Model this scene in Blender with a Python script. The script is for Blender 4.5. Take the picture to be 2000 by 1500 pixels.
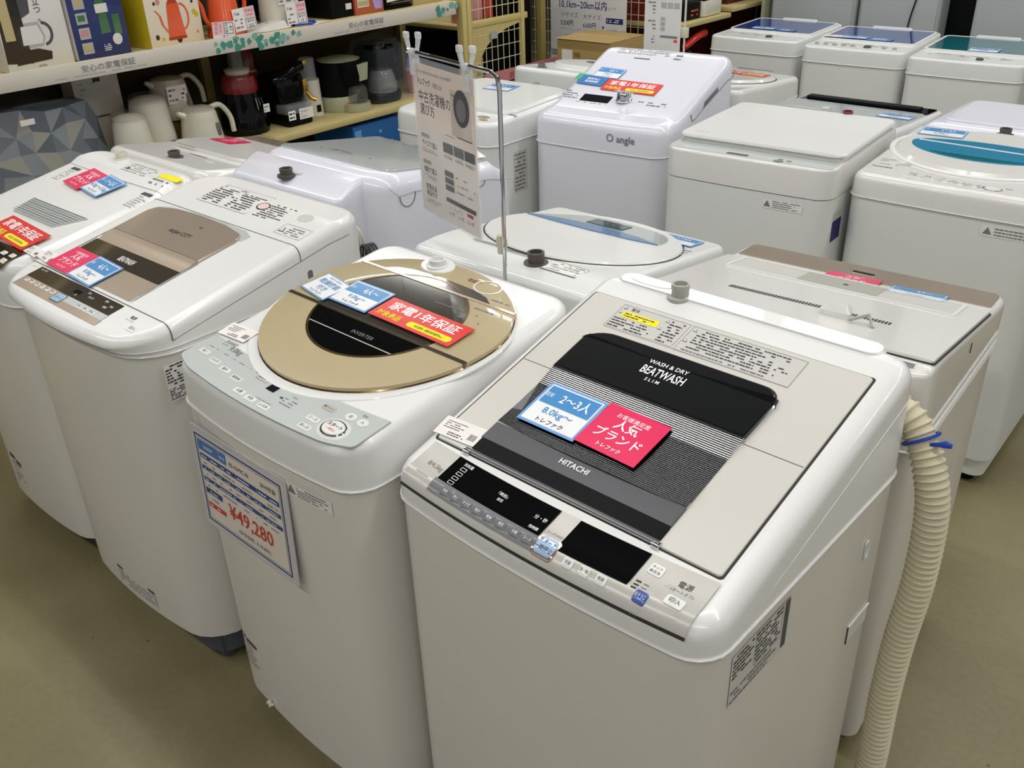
import bpy, math, random
from math import sin, cos, pi, radians, sqrt, atan2
from mathutils import Matrix, Vector

random.seed(7)
for o in list(bpy.data.objects):
    bpy.data.objects.remove(o, do_unlink=True)
S = bpy.context.scene
C = S.collection

# ------------------------------------------------------------------ camera
F, PIT, YAW, ROL = 1820.0, radians(29.06), radians(41.86), radians(-2.09)
fw = Vector((-sin(YAW)*cos(PIT), cos(YAW)*cos(PIT), -sin(PIT)))
r0 = Vector((cos(YAW), sin(YAW), 0)); u0 = r0.cross(fw)
rt = cos(ROL)*r0 + sin(ROL)*u0
up = -sin(ROL)*r0 + cos(ROL)*u0
cd = bpy.data.cameras.new('camera'); cam = bpy.data.objects.new('camera', cd); C.objects.link(cam)
cam.matrix_world = Matrix(((rt.x, up.x, -fw.x, 0), (rt.y, up.y, -fw.y, 0), (rt.z, up.z, -fw.z, 1.72), (0, 0, 0, 1)))
cd.sensor_width = 36; cd.lens = 36*F/2000; cd.clip_start = .05; cd.clip_end = 60
S.camera = cam

# ------------------------------------------------------------------ world and exposure
w = bpy.data.worlds.new('world'); S.world = w; w.use_nodes = True
w.node_tree.nodes['Background'].inputs[0].default_value = (.95, .97, 1, 1)
w.node_tree.nodes['Background'].inputs[1].default_value = .42
S.view_settings.view_transform = 'Standard'; S.view_settings.look = 'None'
S.view_settings.exposure = 0.0; S.view_settings.gamma = 1
S.view_settings.use_curve_mapping = False
LAMP_W = 10.8
CEIL = 3.3

# ------------------------------------------------------------------ materials
def hexc(h):
    h = h.lstrip('#'); c = [int(h[i:i+2], 16)/255 for i in (0, 2, 4)]
    return tuple(x/12.92 if x < .04045 else ((x+.055)/1.055)**2.4 for x in c) + (1,)
M = {}
def mat(name, col, rough=.4, metal=0., coat=0., var=.03, nscale=14., bump=0., bscale=200., trans=0., alpha=1., emit=0., spec=.5, wave=None, crough=.05):
    m = bpy.data.materials.new(name); m.use_nodes = True
    nt = m.node_tree; b = nt.nodes['Principled BSDF']
    c = hexc(col) if isinstance(col, str) else col
    tc = nt.nodes.new('ShaderNodeTexCoord')
    nz = nt.nodes.new('ShaderNodeTexNoise'); nz.inputs['Scale'].default_value = nscale; nz.inputs['Detail'].default_value = 3
    nt.links.new(tc.outputs['Object'], nz.inputs['Vector'])
    mx = nt.nodes.new('ShaderNodeMix'); mx.data_type = 'RGBA'
    mx.inputs[6].default_value = tuple(x*(1-var) for x in c[:3])+(1,)
    mx.inputs[7].default_value = tuple(min(1, x*(1+var)) for x in c[:3])+(1,)
    nt.links.new(nz.outputs['Fac'], mx.inputs[0]); nt.links.new(mx.outputs[2], b.inputs['Base Color'])
    b.inputs['Roughness'].default_value = rough; b.inputs['Metallic'].default_value = metal
    b.inputs['Coat Weight'].default_value = coat; b.inputs['Coat Roughness'].default_value = crough
    b.inputs['Specular IOR Level'].default_value = spec
    b.inputs['Transmission Weight'].default_value = trans; b.inputs['Alpha'].default_value = alpha
    if emit:
        b.inputs['Emission Color'].default_value = c; b.inputs['Emission Strength'].default_value = emit
    if bump:
        n2 = nt.nodes.new('ShaderNodeTexNoise'); n2.inputs['Scale'].default_value = bscale
        nt.links.new(tc.outputs['Object'], n2.inputs['Vector'])
        bp = nt.nodes.new('ShaderNodeBump'); bp.inputs['Strength'].default_value = bump; bp.inputs['Distance'].default_value = .002
        nt.links.new(n2.outputs['Fac'], bp.inputs['Height']); nt.links.new(bp.outputs[0], b.inputs['Normal'])
    if wave:
        wv = nt.nodes.new('ShaderNodeTexWave'); wv.bands_direction = wave[0]; wv.inputs['Scale'].default_value = wave[1]
        nt.links.new(tc.outputs['Object'], wv.inputs['Vector'])
        bp = nt.nodes.new('ShaderNodeBump'); bp.inputs['Strength'].default_value = wave[2]; bp.inputs['Distance'].default_value = .002
        nt.links.new(wv.outputs['Fac'], bp.inputs['Height']); nt.links.new(bp.outputs[0], b.inputs['Normal'])
    M[name] = m; return m

mat('white', '#e6e6e3', .3, coat=.35, var=.01)
mat('white_steel', '#d8d5cd', .42, coat=.4, crough=.1, var=.015, bump=.02, bscale=900)
mat('white_cool', '#e0e2e0', .28, coat=.4, var=.01)
mat('steel_cool', '#dadcd8', .4, coat=.12, var=.015)
mat('lilac', '#dedee8', .28, coat=.4, var=.01)
mat('lilac_steel', '#dcdde4', .36, coat=.15, var=.01)
mat('ivory', '#dfded9', .2, coat=.5, var=.01)
mat('lid_grey', '#cfccc4', .33, coat=.2, var=.01)
mat('panel_silver', '#bdbab2', .3, metal=.1, coat=.15, var=.02)
mat('panel_grey', '#bcc1bf', .35, metal=.1, coat=.2, var=.015)
mat('lid_glass_grey', '#b9bfbf', .12, coat=.6, var=.02)
mat('gold', '#b3a37e', .4, metal=.0, coat=.35, var=.03)
mat('gold_edge', '#6e5a35', .2, metal=.8, coat=.5)
mat('bronze', '#ae9f90', .2, metal=.3, coat=.6, var=.03)
mat('bronze_light', '#c4b39f', .18, metal=.3, coat=.6, var=.03)
mat('bronze_dark', '#4a4238', .12, metal=.2, coat=.9, var=.2, nscale=9)
mat('black_gloss', '#08090b', .02, var=.1, spec=.22)
mat('black_handle', '#06080b', .35, var=.05, spec=.12, wave=('Y', 160, .03))
mat('black_rib', '#06080b', .2, var=.05, spec=.35, wave=('Y', 90, .16))
mat('window_glass', '#0b0d10', .1, var=.05, spec=.6, coat=.3, wave=('Y', 90, .05))
mat('black_matte', '#08090b', .5, spec=.12)
mat('smoke', '#3a352e', .08, coat=1., var=.25, nscale=7)
mat('dark_grey', '#47484a', .45)
mat('mid_grey', '#6d6d6f', .4, coat=.2)
mat('band_grey', '#4b4b50', .35, coat=.3, bump=.05, bscale=1500)
mat('base_grey', '#4c5158', .55)
mat('gap', '#35322e', .8)
mat('chrome', '#d8d8dc', .1, metal=1.)
mat('knob_grey', '#aaa89e', .4)
mat('knob_dark', '#4e4844', .45)
mat('hose', '#cfc6a8', .5, var=.04)
mat('tie_blue', '#1440a8', .35)
mat('ink', '#26262a', .6)
mat('ink_grey', '#77777a', .6)
mat('ink_light', '#a9a9a6', .6)
mat('ink_white', '#ffffff', .4, coat=.5, crough=.15)
mat('paper', '#ece6e2', .5, var=.01)
mat('label_grey', '#c9c7c1', .35, var=.02)
mat('label_white', '#e4e3dd', .3, coat=.2)
mat('yellow', '#f2e312', .5)
mat('card_pink', '#e8145a', .35, coat=.6, var=.02, crough=.15)
mat('card_blue', '#3b8ccb', .35, coat=.6, crough=.15)
mat('card_edge', '#6fa4dd', .35, coat=.6, crough=.15)
mat('card_white', '#f0f1f2', .35, coat=.6, crough=.15, var=.01)
mat('card_red', '#e03228', .35, coat=.5, crough=.15)
mat('card_deep', '#1c6fb8', .35, coat=.6, crough=.15)
mat('card_green', '#2fae7c', .4, coat=.5)
mat('card_lime', '#9fc653', .4, coat=.5)
mat('navy', '#22457f', .5)
mat('price_red', '#c63a30', .5)
mat('price_paper', '#dcd2c6', .5, var=.01)
mat('laminate', '#c9c6cc', .12, coat=1., var=.02)
mat('btn_white', '#e6e6e2', .25, coat=.4)
mat('btn_blue', '#a9c6e4', .2, coat=.8)
mat('btn_navy', '#4d64a8', .2, coat=.6)
mat('rose_chrome', '#e6c8bb', .18, metal=.9)
mat('window_blue', '#2f4f96', .08, coat=1., var=.25, nscale=6)
mat('window_teal', '#1c6f78', .08, coat=1., var=.3, nscale=5)
mat('window_aqua', '#3a8fb4', .08, coat=1., var=.12, nscale=5)
mat('window_steel_blue', '#5f86b2', .25, coat=.8, var=.05)
mat('lcd', '#1d4b52', .15, coat=1.)
mat('screen', '#15151c', .1, coat=1.)
mat('yellow_steel', '#c9b777', .45, var=.04)
mat('yellow_steel_dark', '#8a7a42', .5, var=.1)
mat('mesh_cream', '#cfc8a4', .45)
mat('shelf_white', '#cfc8bb', .5, var=.02)
mat('shelf_board', '#c8b77e', .5, var=.05)
mat('back_board', '#33260f', .8, var=.15, nscale=4)
mat('maroon_board', '#5a1414', .6, var=.2)
mat('leaf_green', '#3f8f7c', .5, var=.1)
mat('leaf_pale', '#74ad9b', .5)
mat('cardboard', '#a08652', .8, var=.06, bump=.1)
mat('cardboard_dark', '#7e6636', .85, var=.05)
mat('kettle_white', '#d8d4c4', .3, coat=.4)
mat('kettle_pale', '#c4bcab', .3, coat=.4)
mat('orange', '#dd5420', .3, coat=.5, var=.05)
mat('orange_dark', '#a83a14', .4)
mat('red_deep', '#7a0f18', .3, coat=.5)
mat('red_box', '#b0402c', .5)
mat('navy_box', '#1c2c66', .4, coat=.2, var=.1)
mat('yellow_box', '#c9b21e', .5)
mat('cream_box', '#e3d6bf', .5)
mat('blue_box', '#1d5f9e', .5)
mat('white_box', '#d9d6cf', .5)
mat('green_glass', '#3c6b3a', .2, coat=.5)
mat('rust_box', '#b5593f', .5)
mat('tan_box', '#b9a779', .5)
mat('purple', '#b49ad6', .4)
mat('pinkish', '#c98788', .4)
mat('pale_pink', '#e3c3c4', .5)
mat('mint_appl', '#a8ab8a', .35, coat=.3)
mat('brass', '#c9a24a', .25, metal=.8)
mat('grey_facet1', '#8d9296', .35, coat=.2)
mat('grey_facet2', '#6d747c', .35, coat=.2)
mat('grey_facet3', '#a39f92', .4, coat=.2)
mat('grey_facet4', '#545c66', .35, coat=.2)
mat('vinyl', '#5d7184', .15, coat=1.)
mat('fridge_side', '#a4aaa8', .5, var=.03, bump=.05, bscale=500)
mat('fridge_pale', '#b4b9ba', .4, var=.03)
mat('dust', '#22261c', .9)
mat('beige_card', '#ead6c6', .4, coat=.4, var=.01)
mat('beige_light', '#e6ddd3', .4, coat=.4, var=.01)
mat('sign_white', '#d6d5d2', .5, var=.01)
mat('sign_purple', '#2b2a66', .5)
mat('plug_cream', '#c9c5ae', .4)
mat('tube_light', '#ffffff', .4, emit=6.)
mat('fixture', '#c8c8c4', .5)
mat('ceiling_mat', '#8c8c88', .8, var=.03)
mat('wall_mat', '#6a6454', .8, var=.05)

def glassy(name, col, alpha=.18):
    m = bpy.data.materials.new(name); m.use_nodes = True; nt = m.node_tree
    b = nt.nodes['Principled BSDF']; b.inputs['Base Color'].default_value = hexc(col)
    b.inputs['Roughness'].default_value = .06; b.inputs['Alpha'].default_value = alpha
    b.inputs['Coat Weight'].default_value = 1.
    nz = nt.nodes.new('ShaderNodeTexNoise'); nz.inputs['Scale'].default_value = 30
    bp = nt.nodes.new('ShaderNodeBump'); bp.inputs['Strength'].default_value = .15
    nt.links.new(nz.outputs['Fac'], bp.inputs['Height']); nt.links.new(bp.outputs[0], b.inputs['Normal'])
    M[name] = m
glassy('clear', '#e8ecf0', .22)
glassy('clear_film', '#a8b4c0', .08)
glassy('clear_clip', '#eef0f2', .55)
glassy('smoke_clear', '#6c6a60', .45)

def floor_mat():
    m = bpy.data.materials.new('floor_concrete'); m.use_nodes = True; nt = m.node_tree; b = nt.nodes['Principled BSDF']
    tc = nt.nodes.new('ShaderNodeTexCoord')
    n1 = nt.nodes.new('ShaderNodeTexNoise'); n1.inputs['Scale'].default_value = 1.6; n1.inputs['Detail'].default_value = 6
    n2 = nt.nodes.new('ShaderNodeTexNoise'); n2.inputs['Scale'].default_value = 60; n2.inputs['Detail'].default_value = 4
    n3 = nt.nodes.new('ShaderNodeTexVoronoi'); n3.inputs['Scale'].default_value = 9
    r1 = nt.nodes.new('ShaderNodeValToRGB'); r1.color_ramp.elements[0].position = .35; r1.color_ramp.elements[1].position = .68
    r1.color_ramp.elements[0].color = hexc('#7f7552'); r1.color_ramp.elements[1].color = hexc('#978e6a')
    mx = nt.nodes.new('ShaderNodeMix'); mx.data_type = 'RGBA'; mx.blend_type = 'MULTIPLY'; mx.inputs[0].default_value = .25
    r3 = nt.nodes.new('ShaderNodeValToRGB'); r3.color_ramp.elements[0].position = .02; r3.color_ramp.elements[1].position = .045
    r3.color_ramp.elements[0].color = (.12, .11, .08, 1); r3.color_ramp.elements[1].color = (1, 1, 1, 1)
    m2 = nt.nodes.new('ShaderNodeMix'); m2.data_type = 'RGBA'; m2.blend_type = 'MULTIPLY'; m2.inputs[0].default_value = .8
    for n in (n1, n2, n3): nt.links.new(tc.outputs['Object'], n.inputs['Vector'])
    nt.links.new(n1.outputs['Fac'], r1.inputs[0]); nt.links.new(r1.outputs[0], mx.inputs[6]); nt.links.new(n2.outputs['Fac'], mx.inputs[7])
    nt.links.new(n3.outputs['Distance'], r3.inputs[0]); nt.links.new(mx.outputs[2], m2.inputs[6]); nt.links.new(r3.outputs[0], m2.inputs[7])
    nt.links.new(m2.outputs[2], b.inputs['Base Color']); b.inputs['Roughness'].default_value = .42
    M['floor'] = m
floor_mat()

# ------------------------------------------------------------------ text cache
_tx = {}
def TX(s, bold=0.):
    bold = min(bold, .012); k = (s, bold)
    if k not in _tx:
        cu = bpy.data.curves.new('t', 'FONT'); cu.body = s; cu.size = 1; cu.resolution_u = 2; cu.offset = bold
        ob = bpy.data.objects.new('t', cu)
        me = bpy.data.meshes.new_from_object(ob)
        vs = [(v.co.x, v.co.y) for v in me.vertices]; fs = [tuple(p.vertices) for p in me.polygons]
        xs = [v[0] for v in vs] or [0, 1]
        _tx[k] = (vs, fs, min(xs), max(xs))
        bpy.data.meshes.remove(me); bpy.data.objects.remove(ob, do_unlink=True); bpy.data.curves.remove(cu)
    return _tx[k]

# ------------------------------------------------------------------ mesh builder
class G:
    def __init__(s): s.v = []; s.f = []; s.m = []; s.ms = []; s.T = None; s.soft = True
    def mi(s, m):
        m = M[m]
        if m not in s.ms: s.ms.append(m)
        return s.ms.index(m)
    def add(s, vs, fs, m):
        o = len(s.v); k = s.mi(m)
        s.v += [tuple(s.T @ Vector(p)) if s.T else tuple(p) for p in vs]
        for f in fs: s.f.append([o+i for i in f]); s.m.append(k)
    def loft(s, rings, m, cap0=False, cap1=False, closed=True):
        n = len(rings[0]); vs = [p for r in rings for p in r]; fs = []
        for i in range(len(rings)-1):
            for j in range(n if closed else n-1):
                a, b = i*n+j, i*n+(j+1) % n
                fs.append((a, b, b+n, a+n))
        if cap0: fs.append(tuple(range(n))[::-1])
        if cap1: fs.append(tuple(range((len(rings)-1)*n, len(rings)*n)))
        s.add(vs, fs, m)
    def box(s, x0, x1, y0, y1, z0, z1, m, r=0., e=0.):
        w, d = x1-x0, y1-y0; cx, cy = (x0+x1)/2, (y0+y1)/2
        if r <= 0 and e <= 0:
            s.loft([[(x0, y0, z), (x1, y0, z), (x1, y1, z), (x0, y1, z)] for z in (z0, z1)], m, True, True); return s
        r = min(r or e*1.01, w/2*.98, d/2*.98)
        rg = []
        zs = [(z0+e*(1-sin(a)), e*(1-cos(a))) for a in (0, pi/4, pi/2)] if e else [(z0, 0)]
        if e: zs = [(z0, e), (z0+e*.3, e*.3), (z0+e, 0), (z1-e, 0), (z1-e*.3, e*.3), (z1, e)]
        else: zs = [(z0, 0), (z1, 0)]
        for z, i in zs:
            rg.append([(x, y, z) for x, y in rr(cx, cy, w-2*i, d-2*i, max(r-i, .0005))])
        s.loft(rg, m, True, True); return s
    def tube(s, pts, r, m, n=8, cap=True):
        pts = [Vector(p) for p in pts]; rg = []; nv = None
        for i, p in enumerate(pts):
            t = (pts[min(i+1, len(pts)-1)]-pts[max(i-1, 0)]).normalized()
            if nv is None:
                nv = t.orthogonal().normalized()
            nv = (nv-t*nv.dot(t)).normalized(); bn = t.cross(nv)
            rad = r[i] if isinstance(r, (list, tuple)) else r
            rg.append([tuple(p+(nv*cos(a)+bn*sin(a))*rad) for a in [2*pi*k/n for k in range(n)]])
        s.loft(rg, m, cap, cap); return s
    def lathe(s, prof, m, c=(0, 0, 0), n=24, sx=1., sy=1.):
        rg = [[(c[0]+r*sx*cos(2*pi*k/n), c[1]+r*sy*sin(2*pi*k/n), c[2]+z) for k in range(n)] for r, z in prof]
        s.loft(rg, m, True, True); return s
    def patch(s, out, fn, h, down, m, e=.001, rings=1):
        """slab whose top follows fn(x,y)+h; out is a convex counter-clockwise outline"""
        n = len(out); cx = sum(p[0] for p in out)/n; cy = sum(p[1] for p in out)/n
        rg = [[(x, y, fn(x, y)-down) for x, y in out], [(x, y, fn(x, y)+h-e) for x, y in out]]
        sc = []
        R = max(sqrt((x-cx)**2+(y-cy)**2) for x, y in out)
        sc = [1-e/R*1.0] + [(1-e/R)*(rings-k)/rings for k in range(1, rings)]
        for q in sc: rg.append([(cx+(x-cx)*q, cy+(y-cy)*q, fn(cx+(x-cx)*q, cy+(y-cy)*q)+h) for x, y in out])
        s.loft(rg, m)
        o = len(s.v); k = s.mi(m)
        p = (cx, cy, fn(cx, cy)+h); s.v.append(tuple(s.T @ Vector(p)) if s.T else p)
        for j in range(n): s.f.append([o-n+j, o-n+(j+1) % n, o]); s.m.append(k)
        return s
    def ring(s, outo, outi, fn, h, down, m):
        n = len(outo)
        rg = [[(x, y, fn(x, y)-down) for x, y in outo], [(x, y, fn(x, y)+h-.001) for x, y in outo],
              [(x+(a-x)*.04, y+(b-y)*.04, fn(x, y)+h) for (x, y), (a, b) in zip(outo, outi)],
              [(x, y, fn(x, y)+h) for x, y in outi], [(x, y, fn(x, y)-down) for x, y in outi]]
        s.loft(rg, m); return s
    def text(s, t, x, y, size, fn, m, al='l', rot=0., bold=0., sx=1., shear=0.):
        vs, fs, a, b = TX(t, bold)
        wd = (b-a)*size*sx; ox = {'l': 0, 'c': -wd/2, 'r': -wd}[al]
        c_, s_ = cos(rot), sin(rot); P = []; Q = []
        for vx, vy in vs:
            px, py = (vx-a)*size*sx+ox+shear*vy*size, vy*size
            Q.append((px*c_-py*s_, px*s_+py*c_)); P.append(fn(x+Q[-1][0], y+Q[-1][1]))
        s.add(P, fs, m)
        return s
    def fine(s, x0, x1, y0, y1, rows, fn, m, fill=.8, th=.42, rag=.25):
        """rows of small broken marks, like print too fine to read"""
        dy = (y1-y0)/rows; u = abs(dy)
        for i in range(rows):
            y = y1-dy*(i+.75); x = x0; xe = x1-(x1-x0)*random.random()*rag
            while x < xe:
                l = u*random.uniform(.35, 1.5)
                if random.random() < fill:
                    x2 = min(x+l, xe)
                    s.add([fn(x, y), fn(x2, y), fn(x2, y+dy*th), fn(x, y+dy*th)], [(0, 1, 2, 3)], m)
                x += l+u*random.uniform(.12, .3)
        return s
    def rect(s, x0, x1, y0, y1, fn, m):
        s.add([fn(x0, y0), fn(x1, y0), fn(x1, y1), fn(x0, y1)], [(0, 1, 2, 3)], m); return s
    def frame(s, x0, x1, y0, y1, t, fn, m):
        s.rect(x0, x1, y0, y0+t, fn, m); s.rect(x0, x1, y1-t, y1, fn, m); s.rect(x0, x0+t, y0+t, y1-t, fn, m); s.rect(x1-t, x1, y0+t, y1-t, fn, m); return s
    def build(s, name, parent=None, loc=None, rz=0., ang=35, mw=None):
        me = bpy.data.meshes.new(name); me.from_pydata(s.v, [], s.f)
        for m in s.ms: me.materials.append(m)
        me.polygons.foreach_set('material_index', s.m)
        me.polygons.foreach_set('use_smooth', [True]*len(s.f))
        if me.validate(): print('INVALID', name)
        me.update(); me.set_sharp_from_angle(angle=radians(ang))
        o = bpy.data.objects.new(name, me); C.objects.link(o)
        if parent: o.parent = parent
        if loc: o.location = loc
        if rz: o.rotation_euler = (0, 0, rz)
        if mw is not None: o.matrix_world = mw
        return o

def rr(cx, cy, w, d, r, n=5):
    r = min(r, w/2*.999, d/2*.999); o = []
    for qx, qy, a0 in ((1, -1, -pi/2), (1, 1, 0), (-1, 1, pi/2), (-1, -1, pi)):
        for k in range(n+1):
            a = a0+pi/2*k/n
            o.append((cx+qx*(w/2-r)+r*cos(a), cy+qy*(d/2-r)+r*sin(a)))
    return o
def oval(cx, cy, a, b, n=48, bb=None):
    return [(cx+a*cos(2*pi*k/n), cy+(b if sin(2*pi*k/n) < 0 else (bb or b))*sin(2*pi*k/n)) for k in range(n)]
def dens(pts, step=.03):
    o = []
    for i in range(len(pts)):
        a, b = pts[i], pts[(i+1) % len(pts)]; L = sqrt((a[0]-b[0])**2+(a[1]-b[1])**2); k = max(1, int(L/step))
        o += [(a[0]+(b[0]-a[0])*j/k, a[1]+(b[1]-a[1])*j/k) for j in range(k)]
    return o
def rpoly(pts, rs, n=5):
    """outline of a convex polygon with a corner radius per corner"""
    o = []; N = len(pts)
    for i in range(N):
        p, a, b = Vector(pts[i]), Vector(pts[i-1]), Vector(pts[(i+1) % N])
        r = rs[i] if isinstance(rs, (list, tuple)) else rs
        if r <= 0: o.append(tuple(p)); continue
        A, B = (a-p).normalized()*r, (b-p).normalized()*r
        for k in range(n+1):
            t = k/n; q = p+A*(1-t)**2+B*t**2
            o.append((q.x, q.y))
    return o
flat = lambda x, y: 0.
P2 = lambda u, v: (u, v, 0)

def tag(o, label, cat, group=None, kind=None):
    o['label'] = label; o['category'] = cat
    if group: o['group'] = group
    if kind: o['kind'] = kind
    return o
def empty(name, loc, rz=0., label='', cat='', group=None, mw=None):
    o = bpy.data.objects.new(name, None); o.empty_display_size = .1; C.objects.link(o)
    o.location = loc; o.rotation_euler = (0, 0, rz)
    if mw is not None: o.matrix_world = mw
    return tag(o, label, cat, group)
def structure(o): o['kind'] = 'structure'; return o
def copy_tree(o, parent=None):
    c = o.copy(); C.objects.link(c)
    if parent: c.parent = parent
    for ch in [x for x in bpy.data.objects if x.parent == o]: copy_tree(ch, c)
    return c

# ------------------------------------------------------------------ room shell
g = G(); g.box(-9, 7, -5, 10, -.1, 0, 'floor'); structure(g.build('floor'))
g = G(); g.box(-9, 7, -5, 10, CEIL, CEIL+.1, 'ceiling_mat'); structure(g.build('ceiling'))
g = G(); g.box(-9, 7, 10, 10.1, -.1, CEIL+.1, 'wall_mat'); structure(g.build('wall_back'))
g = G(); g.box(-9.1, -9, -5, 10.1, -.1, CEIL+.1, 'wall_mat'); structure(g.build('wall_left'))

# ceiling lamps: twin-tube fluorescent fittings running along x
def lamp(x, y, first=None):
    if first is None:
        t = empty('ceiling_lamp', (x, y, CEIL), 0, 'twin tube fluorescent lamp on the store ceiling above the washing machines', 'ceiling lamp', 'ceiling lamps in rows')
        g = G(); g.loft([[(-.63, -.11, 0), (.63, -.11, 0), (.63, .11, 0), (-.63, .11, 0)], [(-.62, -.06, -.05), (.62, -.06, -.05), (.62, .06, -.05), (-.62, .06, -.05)]], 'fixture', True, True); g.build('housing', t)
        for s in (-1, 1):
            g = G(); g.tube([(-.6, s*.045, -.075), (.6, s*.045, -.075)], .014, 'tube_light', 8); g.build('tube', t)
        ld = bpy.data.lights.new('lamp_light', 'AREA'); ld.shape = 'RECTANGLE'; ld.size = 1.2; ld.size_y = .06; ld.energy = LAMP_W; ld.color = (1, .99, .97)
        lo = bpy.data.objects.new('lamp_light', ld); C.objects.link(lo); lo.parent = t; lo.location = (0, 0, -.1)
        return t
    c = copy_tree(first); c.location = (x, y, CEIL); return c
L0 = None
for yy in (-.9, 1.3, 3.5, 5.7):
    for xx in (-4.7, -3.3, -1.9, -.5, .9, 2.3):
        t = lamp(xx, yy, L0); L0 = L0 or t

# ------------------------------------------------------------------ washing machine base
def rows(w, d, r, i, ys, K=10):
    """grid of a rounded rectangle inset by i; returns rows of points (y stations share indices between insets)"""
    st = []; n = 5; rI = max(r-i, .001)
    for k in range(n+1):
        a = pi/2*k/n; st.append((i+rI*(1-cos(a)), w/2-i-rI*(1-sin(a))))
    for y in ys: st.append((y, w/2-i))
    for k in range(n, -1, -1):
        a = pi/2*k/n; st.append((d-i-rI*(1-cos(a)), w/2-i-rI*(1-sin(a))))
    return [[(-h+2*h*j/K, y) for j in range(K+1)] for y, h in st]
def boundary(R):
    return R[0] + [r[-1] for r in R[1:-1]] + R[-1][::-1] + [r[0] for r in R[1:-1]][::-1]
class Mach:
    def __init__(s, loc, rz, w, d, zs, z0, b, label, er=.03, r=.05, body='white_steel', top='white', zb=.06, bow=.008, kinks=(), zf=None, bead='white', base='base_grey', group=None, yk=None, foot='dark_grey', flare=.002, over=0.):
        s.w, s.d, s.zs, s.bow, s.r = w, d, zs, bow, r
        s.root = empty('washing_machine', loc, radians(rz), label, 'washing machine', group)
        s.mw = Matrix.Translation(loc) @ Matrix.Rotation(radians(rz), 4, 'Z')
        s.zf = zf or (lambda x, y: z0+b*y)
        s.er = er
        W = lambda x, y: y-bow*(1-(2*x/w)**2)*max(0, 1-y/d)
        s.W = s.W0 = W
        g = G()
        R = boundary(rows(w, d, r, 0, [d*.25, d*.5, d*.75]))
        rg = [[(x, W(x, y), z) for x, y in R] for z in (zb, zb+.01, zs-.01, zs-.003)]
        g.loft(rg, body, True, True); g.build('cabinet', s.root)
        g = G()
        if base:
            R2 = boundary(rows(w-.03, d-.03, r*.8, 0, [d*.5]))
            g.loft([[(x, y+.015, z) for x, y in R2] for z in (.035, zb)], base, True, True); g.build('base', s.root)
        for sx in (-1, 1):
            for yy in (.06, d-.06):
                g = G(); g.lathe([(.02, 0), (.024, .004), (.024, .02), (.015, .022), (.015, .045)], foot, (sx*(w/2-.065), yy, 0), 12)
                g.loft([[(sx*(w/2-.065)+qx*.03, yy+qy*.03, z) for qx, qy in ((-1, -1), (1, -1), (1, 1), (-1, 1))] for z in (.03, zb)], base or body, True, True)
                g.build('foot', s.root)
        # top cover
        ys = sorted(set([er+.001]+[round(er+.001+(d-2*er-.002)*k/8, 4) for k in range(1, 8)]+list(kinks)+[d-er-.001]))
        ys = [y for y in ys if r < y < d-r]
        g = G(); rings = []; W0 = W
        fl = flare
        Ri = rows(w, d, r, er, ys); inner = boundary(Ri)
        B0 = boundary(rows(w+2*fl, d+2*fl, r, 0, [y+fl for y in ys]))
        B0 = [(x, y-fl) for x, y in B0]
        n = 6
        rings.append([(x*.97, .02+W0(x, y)*.94, zs-.002) for x, y in B0])
        rings.append([(x, W0(x, y), zs) for x, y in B0])
        W = lambda x, y: W0(x, y)-over*max(0, 1-y/d)**2
        zi = [s.zf(x, W(x, y)) for x, y in inner]
        rings.append([(x, W0(x, y), zs+.006) for x, y in B0])
        for k in range(n+1):
            a = pi/2*k/n; i = er*(1-cos(a)); bb = boundary(rows(w, d, r, i, ys))
            rings.append([(x, W(x, y), max(z-er*(1-sin(a)), zs+.008)) for (x, y), z in zip(bb, zi)])
        g.loft(rings, top)
        vs = [(x, W(x, y), s.zf(x, W(x, y))) for row in Ri for x, y in row]; K = len(Ri[0])
        g.add(vs, [(i*K+j, i*K+j+1, (i+1)*K+j+1, (i+1)*K+j) for i in range(len(Ri)-1) for j in range(K-1)], top)
        g.build('top_cover', s.root, ang=50)
        s.W = W
        W = W0
        if bead:
            bp = boundary(rows(w+2*fl+.002, d+2*fl+.002, r, 0, [y+fl for y in ys]))
            g = G(); p = [(x, W(x, y-fl)-.001, zs+.001) for x, y in bp]; g.tube(p+[p[0]], .0022, bead, 6, False); g.build('seam_bead', s.root)
    def on(s, x, y, rot=0., h=0.):
        """matrix of a card lying on the top at local x,y"""
        e = .01; dx = (s.zf(x+e, y)-s.zf(x-e, y))/(2*e); dy = (s.zf(x, y+e)-s.zf(x, y-e))/(2*e)
        X = Vector((1, 0, dx)).normalized(); N = X.cross(Vector((0, 1, dy))).normalized(); Y = N.cross(X)
        m = Matrix(((X.x, Y.x, N.x, x), (X.y, Y.y, N.y, y), (X.z, Y.z, N.z, s.zf(x, y)+h), (0, 0, 0, 1)))
        return s.mw @ m @ Matrix.Rotation(radians(rot), 4, 'Z')
    def fy(s, x):
        q = abs(x)-(s.w/2-s.r); return s.W0(x, 0)+(s.r-sqrt(max(s.r*s.r-q*q, 0)) if q > 0 else 0)
    def fn(s, h=.0006): return lambda x, y: (x, y, s.zf(x, y)+h)
    def part(s, g, name, label=None, ang=35, parent=None):
        o = g.build(name, parent or s.root, ang=ang)
        if label: o['label'] = label
        return o
    def slab(s, name, out, h, m, down=.004, e=.0015, gapw=.0015, label=None, rings=3):
        g = G(); g.patch(dens(out), s.zf, h, down, m, e, rings)
        if gapw:
            n = len(out); cx = sum(p[0] for p in out)/n; cy = sum(p[1] for p in out)/n
            R = max(sqrt((x-cx)**2+(y-cy)**2) for x, y in out)
            q = 1+gapw*1.6/R; g.patch(dens([(cx+(x-cx)*q, cy+(y-cy)*q) for x, y in out]), s.zf, .0004, .002, 'gap', .0002, rings)
        return s.part(g, name, label)
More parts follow.
